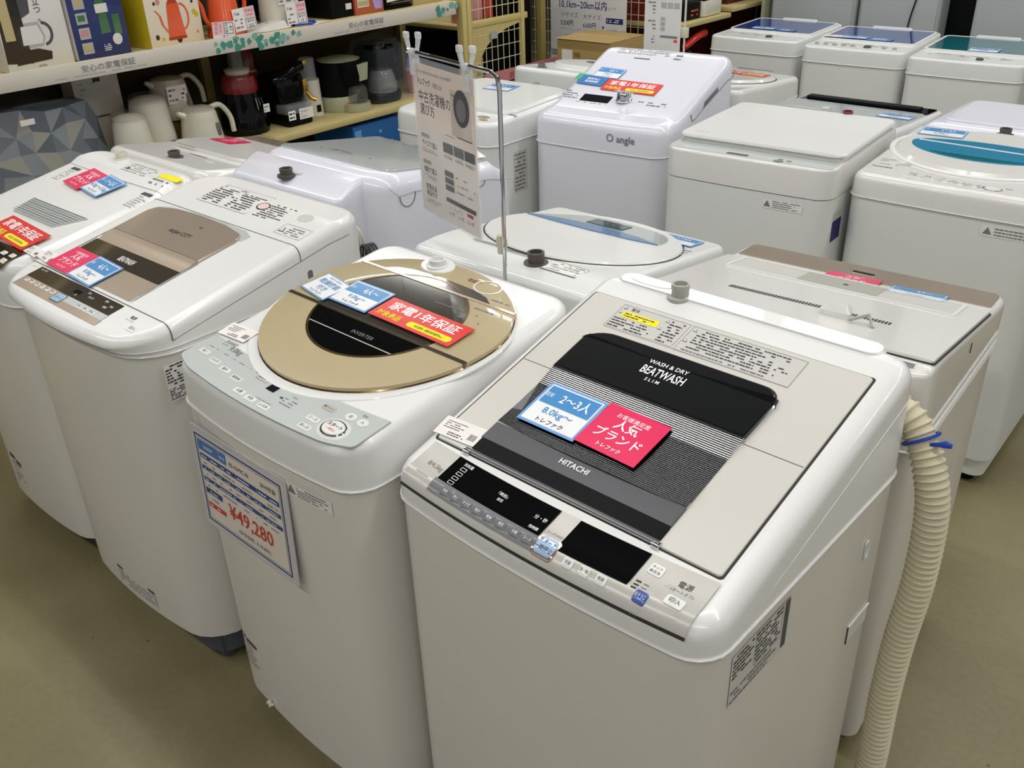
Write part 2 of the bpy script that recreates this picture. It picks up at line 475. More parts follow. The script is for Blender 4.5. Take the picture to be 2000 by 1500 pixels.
    def strip(s, prof, xl, xr, m, g=None, K=6):
        """sheet through profile [(y, z)] absolute z; xl/xr constants or functions of y"""
        g = g or G(); XL = xl if callable(xl) else (lambda y: xl); XR = xr if callable(xr) else (lambda y: xr)
        vs = []; N = K+1
        for y, z in prof:
            for j in range(N):
                x = XL(y)+(XR(y)-XL(y))*j/K; vs.append((x, s.W(x, y) if y < .2 else y, z))
        g.add(vs, [(i*N+j, i*N+j+1, (i+1)*N+j+1, (i+1)*N+j) for i in range(len(prof)-1) for j in range(K)], m)
        return g
    def inlet(s, x, y, m='knob_dark', r=.017, h=.022):
        g = G(); z = s.zf(x, y)
        g.lathe([(r*1.5, -.004), (r*1.5, .002), (r, .003), (r, h*.6), (r*1.06, h*.62), (r*1.06, h), (r*.8, h), (r*.75, h-.008), (.001, h-.008)], m, (x, y, z), 20)
        return s.part(g, 'water_inlet')

def bez(a, b, n=8): return [tuple(a[i]+(b[i]-a[i])*k/n for i in range(len(a))) for k in range(n+1)]

# ------------------------------------------------------------------ cards and tags
LOGO = 'トレファク'
def card_base(name, w, h, mw, label, cat, th=.0012, m='card_white', group=None):
    t = empty(name, (0, 0, 0), 0, label, cat, group, mw)
    return t
def popcard(kind, w, h, mw, label, big='', small=''):
    g = G(); f = lambda u, v: (u, v, .0019); f2 = lambda u, v: (u, v, .0023)
    base = {'pink': 'card_pink', 'blue': 'card_edge', 'red': 'card_red', 'dry': 'card_edge', 'deep': 'card_deep'}[kind]
    g.box(-w/2, w/2, -h/2, h/2, .0004, .0016, base)
    if kind == 'pink':
        g.text('お客様満足度', 0, h*.27, h*.11, f, 'ink_white', 'c')
        g.text('人気', 0, h*.05, h*.24, f, 'ink_white', 'c', bold=.02)
        g.text('ブランド', 0, -h*.22, h*.24, f, 'ink_white', 'c', bold=.02)
        g.text(LOGO, 0, -h*.4, h*.1, f, 'ink_white', 'c', bold=.02)
    elif kind in ('blue', 'dry'):
        b = h*.05
        g.rect(-w/2+b, w/2-b, -h/2+b, h/2-b, f, 'card_white')
        if kind == 'blue':
            g.rect(-w/2+b*1.6, w/2-b*1.6, 0, h/2-b*1.6, f2, 'card_blue')
            f3 = lambda u, v: (u, v, .0027)
            g.text('目安', -w*.42, h*.17, h*.11, f3, 'ink_white', sx=.8); g.text(big, w*.1, h*.12, h*.26, f3, 'ink_white', 'c', bold=.02, sx=.8)
            g.text(small, 0, -h*.2, h*.2, f2, 'card_blue', 'c', bold=.02)
        else:
            g.text('乾燥機能', 0, h*.05, h*.25, f2, 'card_blue', 'c', bold=.02); g.text('付き', 0, -h*.22, h*.24, f2, 'card_blue', 'c', bold=.02)
            g.text('電気代の節約に', 0, h*.32, h*.1, f2, 'ink_light', 'c')
        g.text(LOGO, 0, -h*.4, h*.12, f2, 'ink', 'c', bold=.02)
    elif kind == 'red':
        g.text('家電1年保証', 0, h*.02, h*.42, f, 'ink_white', 'c', bold=.03, sx=w/h*.145/.42*1.05)
        g.text('対象商品', -w*.45, -h*.36, h*.27, f, 'yellow', bold=.02, sx=.9)
        g.patch([(x, y) for x, y in rr(w*.2, -h*.27, w*.52, h*.24, h*.12)], lambda x, y: .0018, .0002, 0, 'yellow', .0001)
        g.text('中古家具・家電 販売業界No.1', w*.2, -h*.32, h*.12, f2, 'ink', 'c', sx=.72)
    elif kind == 'deep':
        g.text('簡単安心', 0, h*.08, h*.25, f, 'ink_white', 'c', bold=.02); g.text('配送設置', 0, -h*.22, h*.25, f, 'ink_white', 'c', bold=.02)
    t = g.build('information_card', None, mw=mw)
    return tag(t, label, 'card')
def pricetag(w, h, mw, label):
    g = G(); g.box(-w/2, w/2, -h/2, h/2, .0004, .0012, 'paper'); f = lambda u, v: (u, v, .0015)
    g.fine(-w*.4, w*.1, -h*.1, h*.35, 4, f, 'ink_grey', .8); g.fine(-w*.2, w*.2, -h*.42, -h*.2, 2, f, 'ink', .9)
    x = w*.26
    while x < w*.43:
        q = w*random.uniform(.006, .016); g.rect(x, x+q, -h*.3, h*.02, f, 'ink_grey'); x += q+w*random.uniform(.006, .012)
    return tag(g.build('price_tag', None, mw=mw), label, 'price tag')

# ------------------------------------------------------------------ helpers for machine details
def bar(m, name, x0, x1, y0, y1, h, mt, r=.002, down=.003, label=None, e=.0008, gapw=0, rings=1):
    return m.slab(name, rr((x0+x1)/2, (y0+y1)/2, x1-x0, y1-y0, r, 4), h, mt, down, e, gapw, label, rings)
def groove(m, y, th=.0016, mt='gap', side=.03, warp=True, x0=None, x1=None, name='lid_gap'):
    """thin dark joint running across the top at depth y and down both edges"""
    er, w = m.er, m.w; zc = m.zf(0, y); pts = []
    W = m.W if warp else (lambda x, y: y)
    n = 5
    L = [(-w/2-.0005, y, zc-er-side)]+[(-w/2+er-er*cos(a)-.0005*cos(a), y, zc-er+er*sin(a)) for a in [pi/2*k/n for k in range(n+1)]]
    R = [(-x, y_, z) for x, y_, z in L][::-1]
    mid = [(-w/2+er+(w-2*er)*k/10, y, zc) for k in range(1, 10)]
    P = [(x, W(x, y_), z) for x, y_, z in L+mid+R]
    g = G(); g.tube(P, th, mt, 5); return m.part(g, name)
def sideline(m, y0, y1, dz, th=.0014, mt='gap', name='side_joint', sides=(1,)):
    for sx in sides:
        g = G(); g.tube([(sx*(m.w/2+.0004), y0+(y1-y0)*k/8, m.zf(0, y0+(y1-y0)*k/8)-dz) for k in range(9)], th, mt, 5); m.part(g, name)
def keyb(m, x, y, w, d, t, mt='btn_white', tm='ink', h=.0022, ts=.5, fn=None):
    f = fn or m.zf
    g = G(); g.patch(rr(x, y, w, d, min(w, d)*.2, 3), f, h, .001, mt, .0006)
    if t: g.text(t, x, y-d*.18, d*ts, lambda a, b: (a, b, f(a, b)+h+.0003), tm, 'c', sx=min(1., w*.9/(len(t)*d*ts*1.0)))
    m.part(g, 'button')
def warn(g, x, y, s, fn, m='ink'):
    g.add([fn(x, y), fn(x+s, y), fn(x+s/2, y+s*.9)], [(0, 1, 2)], m)
    f2 = lambda u, v: (lambda p: (p[0], p[1], p[2]+.0003))(fn(u, v))
    g.add([f2(x+s*.17, y+s*.1), f2(x+s*.83, y+s*.1), f2(x+s/2, y+s*.72)], [(0, 1, 2)], 'label_white')
def fronttext(m, t, x, z, size, mt='ink_grey', al='l', bold=0., name='lettering'):
    g = G(); g.text(t, x, z, size, lambda u, v: (u, m.fy(u)-.003, v), mt, al, bold=bold); return m.part(g, name)
def frontlabel(m, x0, x1, z0, z1, rows_=4, icon=True, name='warning_label', mt='label_white'):
    g = G(); f = lambda u, v: (u, m.fy(u)-.0012, v); f2 = lambda u, v: (u, m.fy(u)-.0018, v)
    g.rect(x0, (x0+x1)/2, z0, z1, f, mt); g.rect((x0+x1)/2, x1, z0, z1, f, mt)
    hh = z1-z0
    xs = x0+hh*1.1 if icon else x0+hh*.1
    if icon:
        g.add([f2(x0+hh*.15, z0+hh*.2), f2(x0+hh*.9, z0+hh*.2), f2(x0+hh*.52, z0+hh*.85)], [(0, 1, 2)], 'ink_grey')
    g.fine(xs, x1-hh*.1, z0+hh*.1, z1-hh*.08, rows_, f2, 'ink_grey', .85)
    return m.part(g, name)

# ================================================================== foreground machine, black window
m3 = Mach((-.6963, .7999, 0), -1.6, .608, .604, .821, .872, .27, 'white and grey top-loading washing machine with black window, nearest, right of the front row',
          er=.03, r=.05, zb=.09, bow=.018, over=.003, kinks=(.53, .56), zf=lambda x, y: .872+.27*min(y, .56)-.25*max(0, y-.59))
f3 = m3.fn
sideline(m3, .03, .56, .062, .0012, 'white', 'side_rib')
# lid, set between the white side rails
o = m3.slab('lid', rr(-.006, .2975, .54, .427, .006), .003, 'lid_grey', gapw=.003, label='flat warm grey lid')
lid3 = o
g = G(); g.rect(.164, .262, .2995, .3005, f3(.0034), 'gap'); g.rect(-.274, -.208, .2995, .3005, f3(.0034), 'gap'); m3.part(g, 'lid_joint')
g = G()  # chrome surround of the handle
g.patch(rpoly([(-.209, .302), (.166, .302), (.169, .386), (.165, .414), (-.19, .414), (-.209, .39)], [0, 0, .01, .03, .035, .01]), m3.zf, .0112, .004, 'chrome', .002, 2)
g.patch(rpoly([(-.205, .304), (.162, .304), (.165, .386), (.160, .41), (-.186, .41), (-.205, .386)], [0, 0, .01, .028, .032, .01]), m3.zf, .0134, .004, 'black_handle', .002, 2)
g.text('WASH & DRY', -.024, .377, .0125, f3(.0140), 'ink_white', 'c', bold=.01)
g.text('BEATWASH', -.022, .352, .026, f3(.0140), 'ink_white', 'c', bold=.015, sx=.62)
g.text('S L I M', -.03, .338, .010, f3(.0140), 'ink_white', 'c', bold=.02)
m3.part(g, 'lid_handle', 'black lid handle with silver lettering')
zf3 = m3.zf
prof = [(.305, .0124), (.300, .0119), (.294, .0110), (.264, .0056), (.258, .0050), (.250, .0047), (.21, .0044), (.166, .0044)]
g = m3.strip([(y, zf3(0, y)+h) for y, h in prof[:5]], lambda y: -.205, lambda y: .163, 'window_glass')
m3.strip([(y, zf3(0, y)+h) for y, h in prof[4:]], lambda y: -.205, lambda y: .163, 'black_rib', g)
for sx in (-.205, .163):
    g.add([(sx, y, zf3(0, y)+h) for y, h in prof]+[(sx, y, zf3(0, y)+.001) for y, h in prof[::-1]], [tuple(range(16))], 'chrome')
o = m3.part(g, 'window', 'black ribbed see-through window')
g = G(); g.patch([(-.205, .166), (-.178, .166), (-.205, .262)], m3.zf, .0052, .002, 'clear', .0004); m3.part(g, 'window_side')
bar(m3, 'trim_strip', -.205, .163, .155, .1665, .0062, 'panel_silver')
g = G(); g.patch(rr(-.021, .136, .368, .038, .001), m3.zf, .0066, .003, 'band_grey', .0008)
g.text('HITACHI', -.028, .1335, .0145, f3(.0072), 'ink_white', 'c', bold=.03); m3.part(g, 'grey_band')
bar(m3, 'black_band', -.202, .163, .088, .117, .0063, 'black_matte')
g = G(); g.tube([(-.208, .086, zf3(0, .086)+.006), (.165, .086, zf3(0, .086)+.006)], .0035, 'chrome', 8)
g.box(-.212, -.198, .078, .09, zf3(0, .085)-.002, zf3(0, .085)+.0075, 'chrome', e=.002); g.box(.155, .169, .078, .09, zf3(0, .085)-.002, zf3(0, .085)+.0075, 'chrome', e=.002)
m3.part(g, 'lid_front_edge')
# front control panel following the rounded front edge
er = m3.er
def arcprof(er, z0, y1, off, a1=82, ystart=None, n=8):
    zc = z0(er)-er; P = [(y1, z0(y1)+off), ((y1+er)/2, z0((y1+er)/2)+off)]
    for k in range(n+1):
        a = radians(a1)*k/n; P.append((er-(er+off)*sin(a), zc+(er+off)*cos(a)))
    return P
Z3 = lambda y: m3.zf(0, y)
pf = arcprof(er, Z3, .081, .0012)
g = m3.strip(pf[:-1], -.27, .27, 'panel_silver', K=16); m3.strip(pf[-2:], -.27, .27, 'gap', g, K=16)
m3.part(g, 'control_panel', 'silver control panel with dark lower edge')
def onprof(P, dz=.0):
    """height of the panel surface at (warped) y"""
    def f(x, y):
        for (a, za), (b, zb_) in zip(P, P[1:]):
            if b <= y <= a: return za+(zb_-za)*(a-y)/(a-b)+dz
        return P[0][1]+dz if y > P[0][0] else P[-1][1]+dz
    return f
class PanelFn:
    """maps panel coordinates (x, unbent y) onto the bent front panel"""
    def __init__(s, m, P): s.m, s.f = m, onprof(P)
    def __call__(s, h): return lambda x, y: (x, s.m.W(x, y), s.f(x, y)+h)
pn3 = PanelFn(m3, pf)
def sheet(g, x0, x1, y0, y1, pn, h, mt, K=8, J=8, skx=0.):
    vs = []
    for i in range(J+1):
        for j in range(K+1):
            t = i/J; vs.append(pn(h)(x0+(x1-x0)*j/K+skx*t, y0+(y1-y0)*t))
    n = K+1; g.add(vs, [(i*n+j, i*n+j+1, (i+1)*n+j+1, (i+1)*n+j) for i in range(J) for j in range(K)], mt)
g = G(); sheet(g, -.205, .012, .028, .079, pn3, .0014, 'black_gloss', 12, 10); sheet(g, .048, .168, .022, .079, pn3, .0014, 'black_gloss', 12, 10); sheet(g, -.208, .016, .006, .0285, pn3, .0013, 'mid_grey', 12, 6)
g.text('洗剤量', -.175, .068, .007, pn3(.0022), 'ink_white', 'c')
for i in range(4): g.frame(-.184, -.172, .058-.0095*i, .064-.0095*i, .0008, pn3(.0022), 'ink_white')
g.text('「時刻」', -.085, .055, .007, pn3(.0022), 'ink_white', 'c'); g.text('設定', -.083, .046, .006, pn3(.0022), 'ink_white', 'c')
g.text('分・秒', -.005, .05, .008, pn3(.0022), 'ink_white', 'c'); g.text('残時間', -.004, .033, .006, pn3(.0022), 'ink_white', 'c')
m3.part(g, 'display', 'glossy black display')
g = G(); g.text('8/4.5kg', -.245, .040, .012, pn3(.0006), 'ink_grey'); g.fine(-.25, -.215, .018, .024, 1, pn3(.0006), 'ink_light')
g.text('電源', .235, .052, .011, pn3(.0006), 'ink', 'c'); g.text('(オートオフ)', .236, .043, .006, pn3(.0006), 'ink_grey', 'c')
g.text('これっきりボタン', .014, .04, .0055, pn3(.0006), 'ink_grey', sx=.8)
for i in range(3): g.rect(.174, .182, .034-i*.006, .0365-i*.006, pn3(.0006), 'ink'); g.rect(.186, .194, .034-i*.006, .0355-i*.006, pn3(.0006), 'ink_grey')
for bx, by in ((.19, .0), (.24, .008), (.21, .045), (-.15, -.006), (-.1, -.008), (-.05, -.009), (.0, -.01), (.08, -.008), (.11, -.007), (.14, -.006)):
    for q in range(6): g.rect(bx+(q % 3)*.004+(.004 if q > 2 else 0), bx+(q % 3)*.004+.0013+(.004 if q > 2 else 0), by+(q//3)*.0035, by+(q//3)*.0035+.0013, pn3(.0006), 'ink_light')
m3.part(g, 'panel_print')
def pbutton(m, pn, x, y, w, d, t, mt, tm, frame=None, h=.0025, ts=.42, t2=None):
    g = G()
    f = lambda a, b: pn(0)(a, b)[2]
    sh = 0 if getattr(pn, 'plain', 0) else m.W(x, y)-y
    if getattr(pn, 'plain', 0): f = m.zf
    F2 = lambda a, b: f(a, b-sh)
    if frame: g.patch(rr(x, y+sh, w*1.22, d*1.22, d*.25, 4), F2, h*.9, .001, frame, .001)
    g.patch(rr(x, y+sh, w, d, d*.2, 4), F2, h+(.0006 if frame else 0), .001, mt, .0007)
    if t2:
        g.text(t, x, y+sh+d*.05, d*ts*.75, lambda a, b: (a, b, F2(a, b)+h+.001), tm, 'c'); g.text(t2, x, y+sh-d*.35, d*ts*.75, lambda a, b: (a, b, F2(a, b)+h+.001), tm, 'c')
    elif t: g.text(t, x, y+sh-d*.16, d*ts, lambda a, b: (a, b, F2(a, b)+h+.001), tm, 'c', sx=min(1, w*.85/(len(t)*d*ts)))
    return m.part(g, 'button')
for i, t in enumerate(('予約', '洗い', 'すすぎ', '脱水', '乾燥', '風呂', '水量', 'コース')):
    pbutton(m3, pn3, -.172+.0245*i+(.003 if i > 5 else 0), .0155, .018, .012, t, 'mid_grey', 'ink_white')
pbutton(m3, pn3, .034, .02, .033, .026, 'スタート', 'btn_blue', 'ink', 'rose_chrome', .003, t2='一時停止')['label'] = 'pale blue start button in a rose frame'
for x, t in ((.078, '洗濯'), (.106, '洗・乾'), (.134, '乾燥')): pbutton(m3, pn3, x, .013, .017, .012, t, 'btn_white', 'ink')
pbutton(m3, pn3, .188, .060, .022, .018, 'ホット', 'btn_white', 'ink', None, .0015, t2='高洗浄')
pbutton(m3, pn3, .194, .0155, .02, .016, 'おそうじ', 'btn_navy', 'ink_white', None, .002)
pbutton(m3, pn3, .236, .028, .028, .016, '切/入', 'btn_white', 'ink', None, .002, ts=.6)
# printed warning label behind the window
g = G(); g.rect(-.202, .162, .434, .502, f3(.0036), 'label_grey')
g.frame(-.202, -.058, .436, .5, .0006, f3(.004), 'ink_grey'); g.frame(-.052, .161, .434, .5, .0006, f3(.004), 'ink_grey')
g.text('警告', -.18, .489, .009, f3(.004), 'ink'); warn(g, -.197, .489, .009, f3(.004)); warn(g, -.199, .476, .007, f3(.004)); warn(g, -.048, .487, .009, f3(.004)); warn(g, -.05, .458, .009, f3(.004)); warn(g, -.105, .488, .008, f3(.004)); warn(g, -.108, .466, .008, f3(.004))
g.rect(-.189, -.112, .468, .484, f3(.004), 'yellow'); g.fine(-.185, -.115, .470, .482, 2, f3(.0043), 'ink')
g.fine(-.198, -.112, .438, .466, 4, f3(.004), 'ink'); g.fine(-.094, -.061, .438, .497, 8, f3(.004), 'ink'); g.fine(-.036, .158, .445, .497, 8, f3(.004), 'ink'); g.fine(-.04, .12, .436, .444, 1, f3(.004), 'ink_grey')
m3.part(g, 'warning_label')
# back ridge, hose port and water inlet
g = G(); g.patch(dens(rr(-.01, .580, .52, .044, .02)), lambda x, y: 1.018, .009, .01, 'white', .006, 2); m3.part(g, 'back_ridge')
g = G(); g.patch(oval(-.2, .58, .045, .013, 24), lambda x, y: 1.0275, .001, .001, 'white_cool', .0005); m3.part(g, 'hose_cap')
m3.inlet(-.127, .566, 'knob_grey', .016, .026)
# side label, handle slot and clip on the right side
sf = lambda u, v: (m3.w/2+.0012, u, v); sf2 = lambda u, v: (m3.w/2+.0018, u, v)
g = G(); g.rect(.06, .222, .702, .797, sf, 'label_grey'); g.fine(.064, .12, .75, .794, 6, sf2, 'ink'); g.fine(.124, .2, .735, .794, 8, sf2, 'ink'); g.frame(.124, .2, .733, .796, .0008, sf2, 'ink_grey'); g.fine(.064, .2, .704, .73, 3, sf2, 'ink_grey'); g.rect(.206, .219, .705, .795, sf2, 'dark_grey')
m3.part(g, 'rating_label')
g = G(); g.patch([(u, v) for u, v in rr(.497, .708, .014, .036, .006)], flat, .001, 0, 'gap', .0003); g2 = G()
pts = rr(.497, .708, .014, .038, .0065); g2.loft([[(m3.w/2+.0005, u, v) for u, v in pts], [(m3.w/2+.004, u, v) for u, v in pts], [(m3.w/2+.003, .497+(u-.497)*.6, .708+(v-.708)*.75) for u, v in pts], [(m3.w/2+.001, .497+(u-.497)*.55, .708+(v-.708)*.7) for u, v in pts]], 'white_cool', False, True); m3.part(g2, 'side_clip')
g = G(); x = m3.w/2
g.add([(x+.001, .486, .505), (x+.001, .563, .505), (x+.001, .563, .542), (x+.001, .486, .542)], [(0, 1, 2, 3)], 'white'); g.tube([(x+.001, .484, .543), (x+.001, .565, .543)], .002, 'white', 6); g.tube([(x+.0012, .484, .504), (x+.0012, .484, .543)], .0012, 'gap', 5); g.tube([(x+.0012, .484, .5415), (x+.0012, .565, .5415)], .0008, 'gap', 5); m3.part(g, 'hand_hold')
g = G(); g.lathe([(.001, 0), (.003, .0), (.003, .001), (.001, .0015)], 'gap', (0, 0, 0), 8)
popcard('blue', .118, .098, m3.on(-.120, .222, 0, .0095), 'blue and white household size card on the black window of the nearest machine', '2〜3人', '8.0kg〜')
popcard('pink', .118, .098, m3.on(-.002, .225, -2, .0098), 'pink popular brand card on the black window of the nearest machine')
pricetag(.088, .042, m3.on(-.247, .111, 4, .004), 'small white price tag at the front left lid corner of the nearest machine')

# ================================================================== gold ring machine
m2 = Mach((-1.291, .755, 0), -1.6, .548, .57, .83, .915, .125, 'white washing machine with round gold and black lid, centre of the front row',
          er=.022, r=.055, zb=.065, bow=.02, body='white_steel', top='white', base='gap')
f2 = m2.fn
g = G()
pan = rpoly([(-.262, .016), (-.21, .004), (.21, .004), (.262, .016), (.262, .098), (-.262, .098)], [.01, .02, .02, .01, 0, 0])
g.patch([(x, m2.W(x, y)) for x, y in dens(pan, .02)], m2.zf, .0012, .002, 'panel_grey', .0005, 4)
m2.part(g, 'control_panel', 'pale grey-blue control panel')
g = G(); g.patch(oval(0, .325, .277, .276, 64, .215), m2.zf, .0022, .003, 'white', .0015, 2); m2.part(g, 'lid_surround')
OO, II = oval(0, .335, .265, .262, 72, .2), oval(-.002, .33, .166, .163, 72, .14)
g = G(); g.patch(oval(0, .335, .2665, .264, 72, .202), m2.zf, .007, .003, 'gold_edge', .004, 2); m2.part(g, 'lid_rim', 'dark bronze rim')
g = G(); g.ring(OO, II, m2.zf, .012, .003, 'gold')
lid2 = m2.part(g, 'lid', 'gold ring lid')
g = G(); g.ring(oval(-.002, .33, .168, .165, 72, .142), oval(-.002, .33, .163, .16, 72, .137), m2.zf, .0128, .002, 'gold_edge'); m2.part(g, 'window_rim', parent=lid2)
g = G()
fr = [(x, y) for x, y in II if y <= .276]; fr = sorted(fr, key=lambda p: p[0]) 
g.patch([(x*.985, .33+(y-.33)*.985) for x, y in fr]+[(.154, .274), (-.158, .274)], m2.zf, .0118, .003, 'black_gloss', .0008, 2)
g.text('INVERTER', .02, .235, .014, f2(.0122), 'ink_grey', 'c'); 
g.rect(-.13, .12, .222, .2245, f2(.0122), 'panel_silver')  # silver line painted as the reflection of a ceiling tube in the glass
m2.part(g, 'front_window', 'glossy black window half', parent=lid2)
bk = [(x, y) for x, y in II if .276 < y < .446]; L = sorted([p for p in bk if p[0] < 0], key=lambda p: p[1]); R_ = sorted([p for p in bk if p[0] > 0], key=lambda p: p[1])
g = G(); g.patch([(.155, .277)]+R_+[(R_[-1][0]*.98, .442), (L[-1][0]*.98, .442)]+L[::-1]+[(-.16, .277)], m2.zf, .0118, .003, 'smoke', .0008, 2)
g.fine(.04, .13, .36, .364, 1, f2(.0123), 'ink_light', 1, .8); g.fine(.05, .15, .40, .403, 1, f2(.0123), 'ink_grey', 1, .8)
m2.part(g, 'back_window', 'smoky brown window half', parent=lid2)
g = G(); g.patch([(-.258, .271), (.259, .271), (.259, .279), (-.258, .279)], m2.zf, .0132, .001, 'bronze_dark', .001); m2.part(g, 'fold_joint', parent=lid2)
g = G(); g.patch([(-.224, .442), (.224, .442), (.224, .448), (-.224, .448)], m2.zf, .0135, .001, 'bronze_light', .001); m2.part(g, 'hinge_bar', parent=lid2)
g = G(); g.patch([(-.155, .449)]+[(.155, .449), (.13, .465), (.09, .474), (.0, .479), (-.09, .474), (-.13, .465)], m2.zf, .0124, .001, 'smoke', .0005); m2.part(g, 'back_glass', parent=lid2)
g = G(); g.patch(oval(-.056, .512, .043, .03, 28), m2.zf, .0145, .002, 'white', .002); m2.part(g, 'inlet_tab')
mm = m2.zf; m2.zf = lambda x, y: mm(x, y)+.0135; m2.inlet(-.056, .512, 'white', .017, .014); m2.zf = mm
g = G(); g.ring(oval(.105, .495, .034, .024, 28), oval(.105, .495, .031, .021, 28), m2.zf, .0135, .002, 'white'); 
for q in range(5): g.fine(.13+.012*q*.3, .2, .38+.02*q, .39+.02*q, 1, f2(.0125), 'ink_grey')
g.text('取扱い', .045, .497, .012, f2(.0125), 'red_deep', bold=.02)
m2.part(g, 'gold_label_print')
# panel print and keys
g = G(); p = f2(.0016)
g.text('SHARP', -.218, .088, .012, p, 'ink_grey', bold=.02); g.text('ES-GV9C', -.218, .08, .005, p, 'ink_grey'); g.text('9.0kg', -.188, .074, .019, p, 'mid_grey', bold=.01)
for i in range(8): g.fine(-.235+.027*i, -.217+.027*i, .062-.001*i, .066-.001*i, 1, p, 'ink_grey')
g.frame(-.055, -.02, .046, .060, .0007, p, 'red_box')
for i in range(4): g.lathe([(.0017, 0), (.0017, .0008)], 'ink', (-.049+.0075*i, .053, m2.zf(0, .053)+.001), 8)
g.rect(-.008, .016, .035, .051, f2(.0018), 'screen')
for i in range(3): g.fine(.05, .09, .035-.007*i, .0405-.007*i, 1, p, 'ink_grey'); g.fine(.0, .05, .008+.0*i, .012, 1, p, 'ink_light')
g.add([p(.036, .034), p(.046, .031), p(.046, .037)], [(0, 1, 2)], 'ink'); g.text('ECO', .06, .045, .006, p, 'ink_grey'); g.text('電源', .215, .079, .006, p, 'ink_grey', 'c')
m2.part(g, 'panel_print')
for x, y, t in ((-.224, .047, '洗い'), (-.174, .043, 'すすぎ'), (-.13, .040, '脱水'), (-.085, .037, '風乾燥'), (-.043, .018, '水量'), (-.006, .016, '予約'), (.035, .015, 'ふろ水'), (.142, .036, 'コース'), (.147, .014, '洗い方')):
    keyb(m2, x, m2.W(x, y)+.004, .03, .013, t, ts=.62)
g = G(); g.patch(rr(.142, .062, .03, .013, .002), m2.zf, .0025, .001, 'panel_silver', .0005); g.text('槽クリーン', .142, .059, .0065, f2(.0031), 'ink', 'c', sx=.8); m2.part(g, 'button')
for x, t in ((.195, '切'), (.226, '入')):
    g = G(); g.patch(oval(x, .066, .012, .0095, 20), m2.zf, .0026, .001, 'btn_white', .0008); g.text(t, x, .063, .008, f2(.0032), 'ink', 'c'); m2.part(g, 'button')
g = G(); g.patch(oval(.196, .028, .034, .026, 36), m2.zf, .0018, .001, 'ivory', .0008); g.patch(oval(.196, .028, .027, .02, 36), m2.zf, .004, .001, 'chrome', .001); g.patch(oval(.196, .028, .024, .0175, 36), m2.zf, .0052, .001, 'btn_white', .0015)
g.text('スタート', .196, .029, .0095, f2(.0058), 'ink', 'c', bold=.02); g.text('一時停止', .196, .0195, .006, f2(.0058), 'card_red', 'c'); m2.part(g, 'start_button', 'large oval start button')
frontlabel(m2, .095, .213, .772, .800, 4)
g = G(); f = lambda u, v: (u, m2.fy(u)-.0015, v); g.rect(-.262, -.245, .222, .232, f, 'dark_grey'); g.rect(-.245, -.215, .222, .232, f, 'dark_grey'); g.rect(-.209, -.165, .219, .229, f, 'dark_grey'); g.fine(-.262, -.165, .145, .217, 7, f, 'ink_light', .7); m2.part(g, 'bottom_label')
g = G(); g.tube([(-.15, m2.W(-.15, 0)-.004, .075+.004*sin(k)) if k == 0 else (-.15+.004*k, m2.W(-.15, 0)-.006-.003*(k % 2), .072+.007*(k % 3)) for k in range(5)], .004, 'paper', 6); tag(m2_ := g.build('tape_scrap', None, mw=m2.mw), 'crumpled scrap of white tape at the bottom front edge of the gold ring machine', 'tape')
popcard('dry', .096, .072, m2.on(-.196, .323, -9, .0145), 'white and blue dryer function card on the left of the gold ring lid')
popcard('blue', .117, .084, m2.on(-.096, .335, 0, .0145), 'blue and white household size card in the middle of the gold ring lid', '4人〜', '9.0kg〜')
popcard('red', .228, .070, m2.on(.085, .328, -1, .016), 'red one year warranty card on the right of the gold ring lid')
pricetag(.082, .042, m2.on(-.222, .122, 4, .003), 'small white price tag beside the left of the gold ring lid')
# big price board hanging on the front
bw, bh = .318, .236
mwb = m2.mw @ Matrix.Translation((-.060, -.0255, .680)) @ Matrix.Rotation(radians(90-2.2), 4, 'X')
t = empty('price_board', (0, 0, 0), 0, 'white and navy price board with red price on front of the gold ring machine', 'price board', None, mwb)
g = G(); g.loft([[(x, y, z) for x, y in rr(0, 0, bw, bh, .008)] for z in (-.0012, .0012)], 'laminate', True, True); o = g.build('sleeve', None, mw=mwb); o.parent = t; o.matrix_parent_inverse = mwb.inverted()
g = G(); f = lambda u, v: (u, v, .0018); fb = lambda u, v: (u, v, .0022); fc = lambda u, v: (u, v, .0026)
g.box(-.145, .145, -.105, .105, .0008, .0014, 'price_paper'); g.frame(-.143, .143, -.103, .103, .004, f, 'navy'); g.frame(-.136, .136, -.096, .096, .0012, f, 'navy')
g.rect(-.132, -.062, .068, .092, fb, 'card_deep'); g.text('SHARP', -.097, .076, .011, fc, 'ink_white', 'c'); g.rect(-.059, -.036, .068, .092, fb, 'card_deep'); g.text('中古', -.0475, .076, .009, fc, 'ink_white', 'c')
g.text('ES-GV9C-N', -.025, .072, .013, fb, 'ink'); g.text('2019年製', .075, .072, .0125, fb, 'ink')
def cells(y0, y1, xs):
    for a, b in zip(xs, xs[1:]):
        g.rect(a+.001, b-.001, y0, y1, fb, 'navy'); g.fine(a+.006, b-.006, y0+.002, y1-.002, 1, fc, 'ink_white', .8); g.fine(a+.008, b-.006, y0-.013, y0-.007, 1, fb, 'ink_grey', .7)
cells(.052, .063, [-.132, -.098, -.064, -.014, .042, .132-.028, .132]) if 0 else cells(.05, .061, [-.132, -.1, -.064, -.008, .06, .132])
cells(.024, .033, [-.132, -.105, -.078, -.05, -.022, .008, .04, .074, .132] if 0 else [-.132, -.107, -.08, -.052, -.023, .01, .045, .085, .132])
cells(-.003, .006, [-.132, -.107, -.08, -.004, .06, .132]); 
